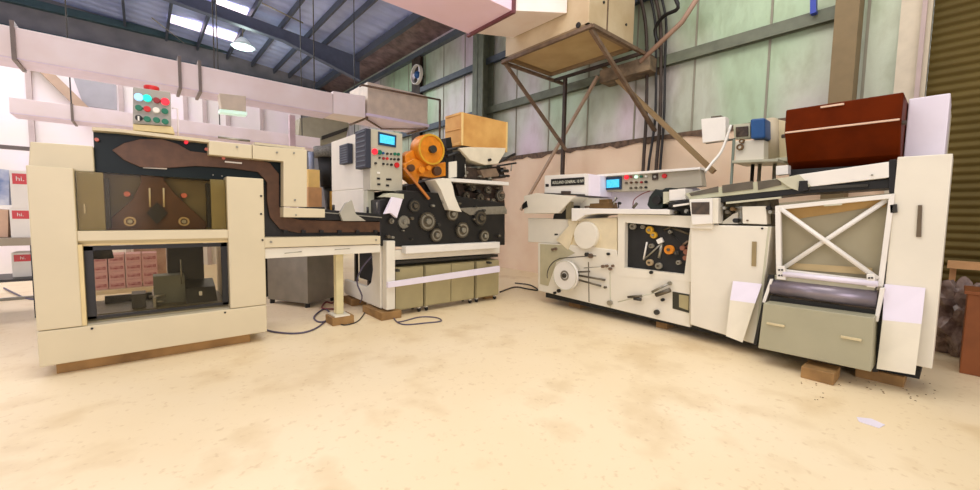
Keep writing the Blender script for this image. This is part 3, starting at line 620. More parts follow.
# control cabinet of unit 2
cc = thing('control_cabinet', (2.4, 5.3, 1.05), 'pale grey electrical cabinet with blue touch screen and two dark side vents', 'control cabinet')
YC = 4.88
cx0, cz1 = fy(370, 128.5, YC); cx1 = fy(402.5, 134, YC)[0]; zb_ = fy(372, 190, YC)[1]
MB().box(cx0, cx1, YC, 5.1, zb_, cz1).obj('front_body', mat('cabinet_grey', (190, 184, 162), .4, var=.04), cc, .006)
MB().box(cx0-.0, cx0+.10, 5.1, 6.25, 1.06, 1.66).box(cx0-.0, cx1-.03, 5.1, 6.25, 1.66, cz1).obj('rear_body', CREAM2, cc, .01)
MB().box(cx0+.005, cx0+.10, 4.98, 5.1, 1.06, zb_).obj('lower_body', GREYGREEN, cc, .006)
for (a_, b_, u_, v_) in ((366.5, 356, 128, 167.5), (348.5, 340, 143, 163)):
    A = onX(a_, (u_+v_)/2, cx0-.06); B = onX(b_, (u_+v_)/2, cx0-.06); zt1 = onX(a_, u_, cx0-.06).z; zb1 = onX(a_, v_, cx0-.06).z
    v = MB().box(cx0-.07, cx0, A.y, B.y, zb1, zt1).obj('side_vent', mat('navy_vent', (44, 48, 62), .5), cc, .006)
    for k in range(8):
        z_ = zb1+(zt1-zb1)*(k+.5)/8; MB().box(cx0-.078, cx0-.07, A.y+.02, B.y-.02, z_-.008, z_+.008).obj('louvre', BLUESTEEL, v)
bz = MB().pY([(378.5, 131.5), (396.5, 135.5), (396, 147.5), (378.5, 144.5)], YC-.015, YC).obj('screen_bezel', SCREENB, cc)
MB().pY([(380, 134), (394.7, 137), (394.5, 145), (380, 142.5)], YC-.02, YC-.015).obj('touch_screen', SCREEN, bz)
bt = [(210, 255, 18, LRED), (240, 260, 14, GREEN), (262, 265, 7, BLUE), (287, 268, 7, DGREY), (310, 270, 6, DGREY), (333, 270, 9, GREEN), (355, 272, 9, GREEN), (240, 293, 6, DGREY), (264, 297, 8, DRED), (286, 298, 8, RED), (310, 301, 6, DGREY), (331, 302, 7, DGREY), (355, 303, 8, BLACK), (216, 327, 7, DGREY), (263, 331, 7, BLACK), (288, 333, 6, DGREY), (312, 336, 8, BLACK), (345, 338, 16, RED)]
for a_, b_, r_, m_ in bt:
    p = onY(340+a_/6.125, 110+b_/6.125, YC); R = msize(p, r_/6.125)
    MB().cyl((p.x, YC-.025, p.z), (p.x, YC, p.z), R, seg=16).obj('button', m_, cc)
for a_, b_ in ((235, 385), (235, 420), (237, 455), (290, 425), (305, 425), (290, 462)):
    p = onY(340+a_/6.125, 110+b_/6.125, YC); MB().box(p.x-.02, p.x+.02, YC-.01, YC, p.z-.012, p.z+.012).obj('label_plate' if a_ > 250 else 'socket', WHITE if b_ < 400 else BLACK, cc)
# pine crate on the hopper
wc = thing('wooden_crate', onY(483, 147, 5.1), 'pine crate standing on the ivory hopper of the wrapping machine', 'crate')
y_ = 4.86
x0_, z1_ = fy(461.5, 112, y_); x1_, _ = fy(507.5, 121, y_); z0_ = max(onY(483, 148, 4.80).z, onY(459, 148, 4.80).z)+.004
MB().box(x0_, x1_, y_, y_+.42, z0_, z1_).obj('crate_body', WOOD, wc, .006)
for zf in (.02, .5, .98): MB().box(x0_-.012, x0_, y_+.02, y_+.4, z0_+(z1_-z0_)*zf-.02*(zf > .5)-.0, z0_+(z1_-z0_)*zf+.03*(zf < .5)+.01).obj('batten', WOOD, wc)
for (xa, xb) in ((x0_, x0_+.03), (x1_-.03, x1_)): MB().box(xa, xb, y_-.012, y_, z0_, z1_).obj('corner_batten', mat('pale_pine', (236, 204, 134), .6), wc)

# green-grey cabinets below
def cab(px0, px1, doors, label):
    x0 = onY(px0, 300, YF+.0).x; x1 = onY(px1, 295, YF+.0).x
    t = thing('storage_cabinet', ((x0+x1)/2, YF+.13, 0), label, 'cabinet', None)
    MB().box(x0+.005, x1-.005, YF+.02, YF+.27, .07, .64).obj('carcass', GREENGREY, t, .006)
    n = doors; w_ = (x1-x0-.01)/n
    for k in range(n):
        MB().box(x0+.01+k*w_, x0+k*w_+w_-.003, YF+.0, YF+.018, .085, .63).obj('door', GREENGREY, t, .004)
    for x_ in (x0+.05, x1-.05):
        for yy in (YF+.05, YF+.23):
            w = MB().cyl((x_-.012, yy, .03), (x_+.012, yy, .03), .03, seg=16).obj('castor', BLACK, t); MB().box(x_-.016, x_+.016, yy-.02, yy+.02, .045, .07).obj('castor_fork', CREAM2, w)
cab(395, 424, 1, 'green-grey storage cabinet under the wrapping machine, leftmost of three')
cab(425, 474.5, 2, 'wide two door green-grey cabinet under the wrapping machine, middle of three')
cab(476, 499, 1, 'green-grey storage cabinet under the wrapping machine, rightmost of three')
block(2.22, 2.5, 4.62, 5.2, .099, 'wood block under the cream front post of the wrapping machine')
block(2.24, 2.46, 5.6, 5.95, .099, 'wood block under the rear of the wrapping machine side frame')
block(4.1, 4.34, 4.85, 5.05, .099, 'small wood block under the right end of the wrapping machine')

# ================================================================== RIGHT MACHINE (front plane X ~ 4.65)
M3 = thing('folding_machine', (5.1, 2.2, .12), 'long cream production machine along the right wall with panels and conveyor', 'machine')
XF = 4.65
def p3(px, X, d, name, m, bevel=0, parent=M3): return MB().pX(px, X, X+d).obj(name, m, parent, bevel)
def disc(px, py, rpx, X, d, name, m, parent=M3, seg=28):
    p = onX(px, py, X); R = msize(p, rpx); return MB().cyl((X, p.y, p.z), (X+d, p.y, p.z), R, seg=seg).obj(name, m, parent), p, R
# main frame with opening and low body
p3([(538, 243), (563, 244), (616, 250), (622, 272), (690, 280), (690, 327.5), (538, 290.5)], XF, .9, 'base_body', CREAM2, .008)
p3([(528, 218), (570, 219), (622, 217), (622, 272), (590, 268), (563, 243.6), (528, 242)], XF+.06, .84, 'upper_body', CREAM2, .008)
p3([(540, 244), (562, 245), (575, 253), (556, 262), (548, 286), (540, 284)], XF-.006, .01, 'recess_panel', mat('khaki_recess', (190, 182, 148), .5), .002)
p3([(622, 214), (694, 214), (694, 280), (622, 273)], XF+.075, .7, 'back_wall', BLACK2)
mb = MB(); out = [onX(a, b, XF) for a, b in ((618, 214), (694, 216), (692, 282), (618, 276))]; inn = [onX(a, b, XF) for a, b in ((625, 222.5), (690.3, 228), (684.5, 274.5), (624.5, 267.5))]
for i in range(4):
    j = (i+1) % 4; q = [out[i], out[j], inn[j], inn[i]]; mb.hull([(XF-.003, p.y, p.z) for p in q], [(XF+.074, p.y, p.z) for p in q])
mb.obj('opening_surround', CREAM2, M3)
XM = XF+.08
for (a_, b_, r_, m_, n_) in ((668.5, 249.7, 4.6, ORANGE, 'orange_roller'), (649, 262.6, 3.2, mats['pale_brass'], 'guide_roller'), (658, 266, 3.2, STEEL, 'guide_roller'), (678, 262.6, 2.2, STEEL, 'guide_roller'), (650.7, 246, 2.2, STEEL, 'guide_roller'), (669.5, 232, 1.6, STEEL, 'guide_roller'), (676, 253, 2.3, DGREY, 'guide_roller'), (632, 226.5, 3, STEEL, 'cam_cover'), (642, 227, 1.8, STEEL, 'guide_roller')):
    o_, p, R = disc(a_, b_, r_, XF+.03, .13, n_, m_); MB().cyl((XF+.015, p.y, p.z), (XF+.03, p.y, p.z), R*.35, seg=12).obj('hub', BRG, o_)
def gearX(px, py, rpx, X, m, parent=M3):
    p = onX(px, py, X); R = msize(p, rpx); g = MB().gear((X-.02, p.y, p.z), (1, 0, 0), R, .05, 18).obj('gear', m, parent); MB().cyl((X-.04, p.y, p.z), (X-.02, p.y, p.z), R*.35, seg=14).obj('hub', STEEL, g)
gearX(650, 230, 3.8, XF+.06, YELLOW); gearX(654, 235, 3.4, XF+.06, YELLOW)
for (a_, b_, c2, d2, r_, m_) in ((643.8, 260, 662.5, 242.5, .011, STEEL), (647, 242, 643.6, 259.5, .011, WHITE), (670.5, 227, 690, 234.5, .012, BRG), (640, 222, 664, 226, .012, BRG), (662, 244, 659, 258, .018, STEEL), (664, 230, 671, 227, .01, BRG), (683, 245, 688, 241, .014, mats['bronze_grey']), (670, 232, 688, 250, .007, BLACK), (688, 255, 686, 274, .012, WHITE)):
    MB().cyl(onX(a_, b_, XF+.07), onX(c2, d2, XF+.07), r_).obj('lever', m_, M3)
p3([(656, 240), (661, 237.5), (663, 242), (658, 244)], XF+.04, .06, 'white_block', WHITE)
for q, r_ in (((682, 248), 2.4), ((686, 252), 2.8), ((689, 247), 2.2), ((685, 258), 2.4)): disc(*q, r_, XF+.03, .12, 'clamp', mat('dull_copper', (150, 98, 76), .4, metal=.4))
# reels
o_, p, R = disc(585, 235.3, 13.6, XF-.05, .11, 'round_cover', CREAM2, seg=48)
p3([(568, 219), (617, 218), (617, 254), (570, 250.5)], XF+.02, .1, 'cover_plate', mat('warm_cream_plate', (232, 218, 182), .45), .004)
p3([(556, 240), (575, 219), (578, 222), (568, 250)], XF-.01, .08, 'slanted_flap', mats['warm_cream_plate'], .003)
o_, p, R = disc(564.7, 275.5, 15, XF-.12, .06, 'paper_reel', WHITE, seg=56)
MB().ring((XF-.128, p.y, p.z), (1, 0, 0), R*.34, R*.24, .02).obj('reel_core', mat('grey_core', (130, 124, 110), .5), o_)
MB().cyl((XF-.14, p.y, p.z), (XF+.0, p.y, p.z), R*.16).obj('reel_shaft', DGREY, o_)
MB().ring((XF-.127, p.y, p.z), (1, 0, 0), R*.97, R*.95, .008, 56).obj('reel_edge', GREYGREEN, o_)
arc = [onX(549.5+ (0 if k else 0), 280, XF-.13)]
arc = [onX(564.7+17.5*math.cos(t_), 275.5-17.5*math.sin(t_), XF-.1) for t_ in [PI*1.05-.2*k for k in range(9)]]+[onX(590, 256, XF-.08), onX(596, 256, XF-.04)]
MB().tube(arc, .007).obj('web_guide', DGREY, M3)
for (a_, b_, c2, d2, r_, m_) in ((578, 272, 590, 271.5, .012, BRG), (579, 275.5, 605, 280, .014, BRG), (579, 280, 601, 286, .013, BRG), (584, 268, 604, 266.5, .006, STEEL)):
    MB().cyl(onX(a_, b_, XF-.08), onX(c2, d2, XF-.02), r_).obj('reel_arm', m_, M3)
for q, r_, m_ in (((586, 254.5), 2, DGREY), ((590, 256), 2.4, RUST), ((607.5, 254), 1.4, BLACK), ((602, 266.5), 1.5, RUST), ((606, 266), 1.5, RUST), ((609.5, 269), 1.6, RUST), ((612, 266), 1.3, RUST), ((604.5, 287.5), 1.2, BRG), ((558, 291), 1.8, BLACK), ((554, 293), 1.3, BLACK), ((552, 249.5), 1.3, RUST), ((555, 249), 1.5, RUST), ((650.5, 272.5), 1.6, BLACK), ((609, 303), 2.6, STEEL), ((656, 312.5), 2.6, DGREY), ((662, 300), 1.6, BLACK), ((555, 234.5), .9, BLACK), ((669, 283.5), 2, STEEL)):
    disc(*q, r_, XF-.035, .05, 'knob', m_, seg=16)
p3([(588, 262), (588.7, 262), (589.3, 302), (588.6, 301.8)], XF-.004, .005, 'panel_seam', BRG)
p3([(609.5, 272), (610.2, 272), (610.6, 308), (610, 307.8)], XF-.004, .005, 'panel_seam', GREYGREEN)
p3([(672.5, 291.5), (689.3, 294.5), (689, 313), (672.5, 308.5)], XF-.006, .012, 'dark_port', mat('dark_green_port', (50, 48, 34), .5)); p3([(679, 294.5), (688.6, 296), (688.4, 310.5), (679, 307)], XF-.01, .01, 'port_door', GREENGREY)
for (a_, b_, c2, d2, r_, m_) in ((628, 297, 642, 296, .016, BRG), (634, 298.5, 641, 299.5, .02, DGREY), (652, 292, 668, 284, .014, STEEL), (656, 295, 670, 290, .026, BRG), (618, 302, 654, 293, .006, GREYGREEN)):
    MB().cyl(onX(a_, b_, XF-.05), onX(c2, d2, XF-.05), r_).obj('clamp_lever', m_, M3)
# left hood + dark triangle
p3([(524, 196), (536, 193), (575, 196.5), (569, 202), (558.5, 213.3), (524, 213.3)], XF-.02, .6, 'left_hood', CREAM2, .006)
p3([(554, 214), (560, 212), (569, 203), (571, 219), (553, 219)], XF+.05, .4, 'dark_gap_plate', BLACK2)
p3([(566, 203), (571.5, 202), (571.5, 219), (566, 219)], XF+.0, .05, 'olive_strip', OLIVE)
p3([(522, 205), (526, 201), (527, 207), (522, 209)], XF-.04, .05, 'side_knob', BLACK)
# table slab
p3([(571.5, 208.2), (669.5, 209.5), (669.5, 214.5), (598, 213.7), (585, 215), (576, 221), (571.5, 221)], XF-.06, .62, 'work_table', WHITE, .005)
# backboard and control strip
BX = XF+.55
p3([(576, 188), (600, 188), (690, 185), (700, 190), (700, 212), (576, 209)], BX, .08, 'backboard', mat('lilac_grey_board', (222, 214, 222), .5, var=.03), .003)
cpn = p3([(598, 176.5), (700, 168.5), (702, 186), (652, 190.5), (598, 192)], BX-.12, .14, 'control_panel', mat('control_panel_grey', (186, 178, 156), .45, var=.03), .005)
p3([(597, 174.5), (700, 167), (700, 169.3), (597, 177)], BX-.18, .24, 'panel_top_cap', WHITE, .002)
bz = p3([(604.5, 177.5), (621, 176.5), (621, 189), (604.5, 190)], BX-.145, .03, 'screen_bezel', SCREENB, 0, cpn)
p3([(606.5, 180), (619, 179), (619, 187), (606.5, 188)], BX-.15, .01, 'touch_screen', SCREEN, 0, bz)
b3 = [(181, 190, 15, LRED), (213, 188, 8, DRED), (249, 187, 11, LWHITE), (285, 185, 9, GREEN), (319, 184, 7, WHITE), (447, 181, 16, RED), (180, 230, 8, BRG), (214, 228, 8, COPPER), (250, 226, 8, COPPER), (286, 225, 8, DRED), (318, 223, 9, BLACK), (212, 266, 8, BRG), (247, 264, 8, BRG), (282, 262, 8, BRG), (317, 261, 8, BLACK)]
for a_, b_, r_, m_ in b3: disc(600+a_/7, 150+b_/7, r_/7, BX-.15, .035, 'button', m_, cpn, 14)
p3([(652, 174), (657.5, 173.5), (657.5, 179.5), (652, 180)], BX-.14, .02, 'key_switch', RUSTD, 0, cpn); disc(654.7, 176.7, 1.3, BX-.15, .02, 'key_barrel', STEEL, cpn)
# sign box
sb = p3([(544.5, 175.5), (586, 173.5), (586, 195.5), (544.5, 193.5)], XF+.2, .3, 'sign_box', WHITE, .004)
p3([(586, 173.5), (600, 175.5), (600, 196.5), (586, 195.5)], XF+.26, .3, 'sign_box_side', LILAC, .003)
pn = p3([(551, 179.2), (584, 177), (584, 184.6), (551, 186.2)], XF+.19, .01, 'name_plate', BLACK, 0, sb)
def text(s, p, h, normal, m, parent, name='lettering', ydir=None, squash=1):
    cu = bpy.data.curves.new(name, 'FONT'); cu.body = s; cu.size = h; cu.extrude = .001; cu.align_x = 'CENTER'; cu.align_y = 'CENTER'
    tmp = bpy.data.objects.new(name, cu); C.objects.link(tmp)
    dg = bpy.context.evaluated_depsgraph_get(); me = bpy.data.meshes.new_from_object(tmp.evaluated_get(dg)); bpy.data.objects.remove(tmp)
    if normal == '-X': R = Matrix(((0, 0, -1), (-1, 0, 0), (0, 1, 0))).to_4x4()
    else: R = Matrix(((1, 0, 0), (0, 0, -1), (0, 1, 0))).to_4x4()
    me.transform(R @ Matrix.Diagonal((squash, 1, 1, 1)))
    o = bpy.data.objects.new(name, me); C.objects.link(o); me.materials.clear(); me.materials.append(m)
    o.location = Vector(p)-WLOC[parent.name]; o.parent = parent; WLOC[o.name] = Vector(p); return o
p = onX(567.5, 182, XF+.185); text('ROLLAND GENERAL 10 NV', (XF+.187, p.y, p.z), .062, '-X', mat('pale_lettering', (226, 226, 206), .5), pn, squash=.78)
p3([(545.5, 184), (548.3, 184), (548.3, 186.8), (545.5, 186.8)], XF+.19, .01, 'lock', BLACK, 0, sb)
p3([(544, 192.8), (584, 194.3), (584, 195.6), (544, 194.2)], XF+.17, .03, 'slide_rail', DGREY, 0, sb); p3([(561, 191), (569.5, 191), (569.5, 194.5), (561, 194.3)], XF+.16, .03, 'slide_block', RUSTD, 0, sb)
p3([(560, 197), (600, 198), (600, 209), (576, 208.5), (560, 199)], XF+.3, .2, 'neck_panel', CREAM2, .004)
# items on the table
p3([(590, 203.5), (612, 202.5), (613, 208.5), (589, 208.3)], XF+.1, .12, 'feed_block', mat('brown_brass', (126, 96, 56), .4, metal=.4, var=.2), .004)
p3([(599, 199.5), (608, 199), (609, 203), (599, 204)], XF+.12, .1, 'feed_clamp', mats['brown_brass'], .003)
for (a_, b_, c2, d2, r_, m_) in ((612, 208, 616, 197, .012, STEEL), (613, 203, 617, 198, .012, DGREY), (618.5, 208, 618.5, 203, .008, BLACK), (585, 207, 596, 206, .014, RUST), (633, 208, 637, 203, .018, BRG)):
    MB().cyl(onX(a_, b_, XF+.14), onX(c2, d2, XF+.14), r_).obj('feed_lever', m_, M3)
o_, p, R = disc(618.6, 203.2, 1.4, XF+.12, .04, 'ball_knob', BLACK)
# black inspection unit on table
bm_ = p3([(649, 197), (655, 189), (662, 190), (665, 188), (671, 187.5), (665, 194), (662, 208.5), (650, 209), (647, 205)], XF+.05, .2, 'sensor_head', mat('black_green_cast', (28, 40, 34), .4, var=.2), .008)
disc(656, 200, 4.2, XF+.0, .05, 'sensor_lens', BLACK, bm_)
MB().tube([onX(633, 208, XF+.14), onX(634, 200, XF+.16), onX(642, 194, XF+.18), onX(650, 191, XF+.16)], .006).obj('red_cable', CABLER, M3)
p3([(669, 190), (685, 188.5), (686, 199.5), (669, 201)], XF-.0, .2, 'junction_box', WHITE, .005)
p3([(663, 192), (669, 191.5), (669, 202), (663, 204)], XF+.02, .16, 'box_bracket', GREYGREEN, .003)
# clutter under conveyor, left of screen
random.seed(5)
p3([(668, 204), (690, 202), (690, 226), (622, 222), (622, 214.5), (668, 214.5)], XF+.12, .4, 'dark_gearing', mat('dark_gearing', (52, 46, 32), .5, var=.3, scale=30), .005)
for k in range(16):
    disc(random.uniform(668, 689), random.uniform(206, 224), random.uniform(.8, 2.2), XF+.08-random.random()*.05, .08, 'shaft_end', random.choice([BRG, STEEL, mats['brown_brass'], BLACK]), seg=12)
MB().cyl(onX(672, 215, XF+.05), onX(690, 218, XF+.05), .012).obj('tie_rod', STEEL, M3)
# tall cabinet with handle
XC = XF-.08
p3([(690.5, 224.5), (771.5, 226.5), (757, 345), (690, 324.5)], XC, .95, 'tall_door_cabinet', CREAM2, .01)
p3([(690, 221), (712, 221.5), (712, 229), (690.5, 228.5)], XC-.03, .05, 'hinge_cover', CREAM2, .004)
p3([(752, 241.5), (756.5, 241.7), (755.8, 266.5), (751.3, 266)], XC-.012, .012, 'recessed_handle', mat('bronze_handle', (152, 134, 94), .4), .002)
disc(762, 228.5, 1, XC-.01, .02, 'lock', BLACK, seg=12)
p3([(768, 226.5), (770, 226.5), (757.5, 340), (755, 339)], XC-.004, .006, 'door_seam', GREYGREEN)
# display box
ds = p3([(689, 199.5), (712, 198), (712, 223.7), (692, 225)], XC-.06, .1, 'display_box', WHITE, .006)
p3([(712, 198), (718.5, 197.8), (718, 223.5), (712, 223.7)], XC-.03, .14, 'display_box_side', CREAM2, .004)
p3([(691.3, 202.3), (709.3, 202), (709.3, 214.5), (691.8, 214.3)], XC-.066, .008, 'display_screen', mat('dark_brown_screen', (84, 66, 46), .3, var=.3, scale=15), 0, ds)
# things right of display
p3([(718.5, 204), (770, 198), (772, 226.5), (718.5, 225)], XC+.16, .3, 'mechanism_bed', mat('olive_brown_bed', (118, 106, 74), .5, var=.35, scale=18), .004)
p3([(742, 206.5), (766, 206), (767, 224.5), (742.5, 223.5)], XC+.02, .14, 'actuator_box', CREAM2, .005)
p3([(735, 207), (742, 206), (742, 224), (736, 223)], XC+.1, .1, 'actuator_side', STEEL, .003)
p3([(722, 222), (733, 214), (738, 212), (738, 224), (722, 224)], XC+.08, .05, 'sloping_guard', CREAM2, .003)
for q, r_, m_ in (((735, 220.5), 2.3, BLACK), ((727, 212), 2, BRG), ((732, 209), 1.8, mats['brown_brass']), ((768, 208), 2, BLACK), ((770, 212), 1.8, STEEL), ((747, 220.5), .8, RUST), ((724, 208), 1.5, STEEL)): disc(*q, r_, XC+.0, .12, 'knob', m_, seg=14)
# ---- conveyor deck (rises towards the near end)
def band(pxs, X, d, name, m, bevel=0): return p3(pxs, X, d, name, m, bevel)
band([(685, 193.5), (700, 190), (780, 178.2), (797, 175.5), (800, 188), (690, 199.8)], XC+.02, .05, 'conveyor_side_frame', mat('pale_green_frame', (196, 196, 166), .45), .003)
for q in ([(689, 193.2), (717.8, 186.3), (718.2, 192), (691, 196)], [(722, 185.3), (752.4, 181), (753, 189), (722.4, 193)], [(757.5, 181.5), (780, 178.8), (781, 185), (758, 190)], [(783, 178), (796, 176.3), (797, 182), (784, 184.2)]):
    band(q, XC+.01, .012, 'inspection_window', mat('grey_brown_window', (100, 92, 76), .35, var=.15))
band([(668, 202.5), (700, 198.5), (760, 192.2), (893, 178.5), (893, 188), (800, 194), (760, 198.3), (700, 205), (669, 207)], XC+.03, .3, 'black_belt_rail', BLACK, .004)
band([(673, 205), (689, 202.8), (689, 204.5), (673, 207)], XC-.01, .03, 'white_strip', WHITE); band([(726, 202), (781, 196.6), (781, 198.4), (726, 204)], XC-.01, .03, 'white_strip', GREYGREEN)
band([(797, 174.8), (889, 161.6), (889, 177.5), (809, 187)], XC-.0, .5, 'conveyor_cover', WHITE, .005)
band([(777, 179), (799, 174.5), (811, 186), (799, 191), (790, 188)], XC-.01, .06, 'belt_knee', GREYGREEN, .003)
band([(799, 181), (807, 180.5), (808, 190), (798, 192)], XC-.03, .05, 'black_clamp', BLACK)
disc(872, 175, .9, XC-.008, .012, 'screw', STEEL, seg=10)
band([(798, 187), (868, 184), (868, 186.5), (798, 190.5)], XC-.0, .03, 'grey_rail', DGREY)
band([(889, 160), (896, 159), (896, 193), (889, 193)], XC-.0, .3, 'black_end_bracket', BLACK, .003)
# ---- braced frame with board
XG = XF-.12
band([(779, 203), (893, 193), (884, 280), (781, 270)], XG+.08, .03, 'board', TAUPE)
band([(784, 207), (889, 197.5), (885, 207), (868, 208), (790, 220)], XG+.072, .008, 'board_tint_strip', TAN)  # orange reflection along the board top, painted as a strip
band([(792, 263), (872, 268), (873, 275), (788, 269)], XG+.072, .008, 'board_tint_strip', mat('pale_tan_strip', (190, 168, 122), .5))
fr = MB()
O = [onX(a, b, XG) for a, b in ((775, 206), (895, 193.5), (883, 287), (776, 274))]; I = [onX(a, b, XG) for a, b in ((780.5, 209.5), (888.5, 198.7), (878, 280.5), (781, 269))]
for i in range(4):
    j = (i+1) % 4; q = [O[i], O[j], I[j], I[i]]; fr.hull([(XG, p.y, p.z) for p in q], [(XG+.05, p.y, p.z) for p in q])
gf = fr.obj('guard_frame', WHITE, M3, .003)
MB().cyl(onX(781, 209, XG+.01), onX(878, 279, XG+.01), .02, seg=14).obj('brace', WHITE, gf)
MB().cyl(onX(888, 199, XG+.045), onX(779, 271, XG+.045), .02, seg=14).obj('brace', WHITE, gf)
MB().cyl(onX(783, 274, XG-.03), onX(878, 284, XG-.03), .024, seg=14).obj('lower_tube', LILAC, gf)
for (a_, b_) in ((780.5, 273), (870.5, 281)):
    bk = band([(a_-4, b_-7), (a_+4, b_-7), (a_+5, b_+7), (a_-4, b_+6)], XG-.04, .03, 'pivot_plate', WHITE, .004)
    for dx, dy in ((-1.5, -3), (1.5, -3), (-1.5, 2.5), (1.5, 2.5)): disc(a_+dx, b_+dy, .9, XG-.048, .01, 'bolt', BLACK, bk, 10)
band([(824, 204.8), (842, 203.5), (842, 205), (824, 206.3)], XG-.005, .006, 'label_strip', GREYGREEN)
# roller and side arms
ry0, rz0 = onX(771, 290, XG).y, onX(771, 291, XG).z; ry1, rz1 = onX(877, 303, XG).y, onX(877, 303, XG).z
rz_ = (rz0+rz1)/2
MB().cyl((XG+.02, ry0, rz_+.035), (XG+.02, ry1, rz_+.035), .075, seg=40).obj('roller', PURPLE, M3)
MB().box(XG-.02, XG+.5, ry1, ry0, rz_-.2, rz_-.05).obj('roller_bed', BLACK, M3)
MB().box(XG-.0, XG+.12, ry1+.02, ry0-.02, rz_+.10, rz_+.15).obj('roller_cover_plate', GREYGREEN, M3, .004)
band([(768, 275), (774, 275), (764, 302), (757, 345), (753, 345)], XG-.03, .06, 'side_arm', BLACK, .003)
band([(770, 279), (773, 279), (765, 303), (762, 302)], XG-.05, .02, 'arm_trim', WHITE)
band([(880, 288), (885, 288), (878, 322), (874, 321)], XG-.06, .05, 'side_arm', WHITE, .003)
band([(885, 262), (892, 264), (884, 320), (878, 372), (872, 372), (876, 320)], XG+.05, .1, 'side_arm', BLACK, .003)
# grey drawer box
XD = XF-.32
dbx = band([(763.5, 303), (874, 318), (871, 372), (758, 348)], XD, .34, 'grey_bin', mat('bin_grey_green', (170, 166, 138), .42, var=.04, scale=3), .006)
for a_, b_ in (((767, 322.5), (785, 325)), ((841, 336), (862, 338.5))):
    P, Q = onX(*a_, XD), onX(*b_, XD); MB().box(XD-.02, XD, min(P.y, Q.y), max(P.y, Q.y), P.z-.012, P.z+.008).obj('bin_handle', mat('cream_handle', (214, 200, 158), .4), dbx, .003)
# end tower
XE = XF-.1
band([(897.5, 157), (953, 153.5), (932, 369), (878, 358)], XE, .42, 'end_cover', CREAM2, .006)
eh = band([(918, 205), (922.3, 205), (921.3, 237), (916, 237)], XE-.014, .014, 'recessed_handle', mat('dark_bronze_handle', (104, 90, 70), .4), .002)
band([(889.5, 204.5), (897, 204), (897.5, 212.5), (890, 213.5)], XE-.02, .04, 'hinge_block', DGREY, .003)
# black plinth below
MB().box(XF+.05, XF+.85, .12, 4.1, .09, .16).obj('plinth', BLACK2, M3)
# brown hood : cross-section in XZ swept along Y
bh = thing('hinged_hood', (4.95, .75, 1.8), 'glossy brown hinged hood on top of the far right machine end', 'hood')
ya_, yb_ = onX(786, 108, XF+.05).y, onX(904, 92, XF+.05).y
zt_, zc_, zbm = 2.40, onX(845, 126, XF+.05).z, 1.84
MB().polyY([(XF+.05, zt_), (XF+.55, zt_), (XF+.55, zbm), (XF+.35, zbm), (XF+.22, zbm+.08), (XF+.05, zc_)], yb_, ya_).obj('shell', BROWN, bh, .012)
MB().box(XF+.035, XF+.06, yb_+.01, ya_-.01, zc_-.006, zc_+.008).obj('edge_strip', mat('pale_edge', (226, 196, 170), .3), bh)
py_ = (ya_+yb_)/2+.05; MB().box(XF+.03, XF+.05, py_-.08, py_+.08, zt_-.035, zt_-.02).obj('grip', mat('pale_edge', (226, 196, 170), .3), bh)
for yk in (ya_, yb_): MB().cyl((XF+.1, yk-.03, zc_-.02), (XF+.1, yk+.03, zc_-.02), .018).obj('hinge_pin', RUSTD, bh)
MB().box(XF+.2, XF+.6, yb_+.03, ya_-.03, 1.76, 1.845).obj('hood_seat', BLACK, bh)
# white box behind hood
x0_ = 5.05
P = onX(910, 96, x0_); 
wb = thing('duct_cover_box', (5.6, .25, 1.88), 'tall white box standing behind the brown hood on the end cover', 'box')
MB().box(x0_, 5.54, .115, onX(907, 120, x0_).y, 1.80, onX(936, 95, x0_).z).obj('casing', LILAC, wb, .008)
MB().box(5.545, 5.9, .115, .3, 1.80, onX(936, 95, x0_).z-.04).obj('rear_section', CREAM2, wb, .006)
MB().box(5.02, 5.85, .13, .34, 0.0, 1.80).obj('support_leg', CREAM2, wb, .006)
# bent metal sheets
def sheet(up, lo, X, label):
    t = thing('folded_sheet', onX(*lo[2], X), label, 'metal sheet')
    A = [onX(up[0][0], up[0][1], X+.0), onX(up[1][0], up[1][1], X+.0), onX(up[2][0], up[2][1], X-.07), onX(up[3][0], up[3][1], X-.07)]
    MB().hull(A, [p+Vector((.006, 0, 0)) for p in A]).obj('upper_face', LILAC, t)
    B = [A[3], A[2], onX(lo[2][0], lo[2][1], X-.07), onX(lo[3][0], lo[3][1], X-.07)]
    MB().hull(B, [p+Vector((.006, 0, 0)) for p in B]).obj('lower_face', PAPER, t)
    return t
sheet([(733, 281), (762, 284), (755, 303.5), (730, 300)], [0, 0, (742.5, 342.5), (726, 336)], XC-.01, 'folded pale sheet metal shield hooked on the tall cream cabinet')
sheet([(884.5, 284), (925.5, 288), (921.5, 324), (882.5, 320)], [0, 0, (915, 375), (876.5, 368.7)], XE-.01, 'folded pale sheet metal shield hooked on the white end cover')
# blocks
def blockat(px, py, w, d, label, h=.115, X=None):
    p = onZ(px, py, 0); x = X if X else p.x
    return block(x-.02, x+d, p.y-w/2, p.y+w/2, h, label)
blockat(575, 307, .2, .2, 'small wood block under the left end of the folding machine, below the paper reel', .14)
blockat(662, 328, .14, .2, 'reddish wood block under the folding machine left of the tall cabinet', .13)
blockat(817, 381, .22, .25, 'wood block under the grey bin', .1)
MB().box(4.35, 4.6, .55, .95, .085, .1)
# feet carrying grey bin and cabinet on blocks
block(4.66, 4.95, .2, .5, .089, 'wood packing below the end cover at far right')

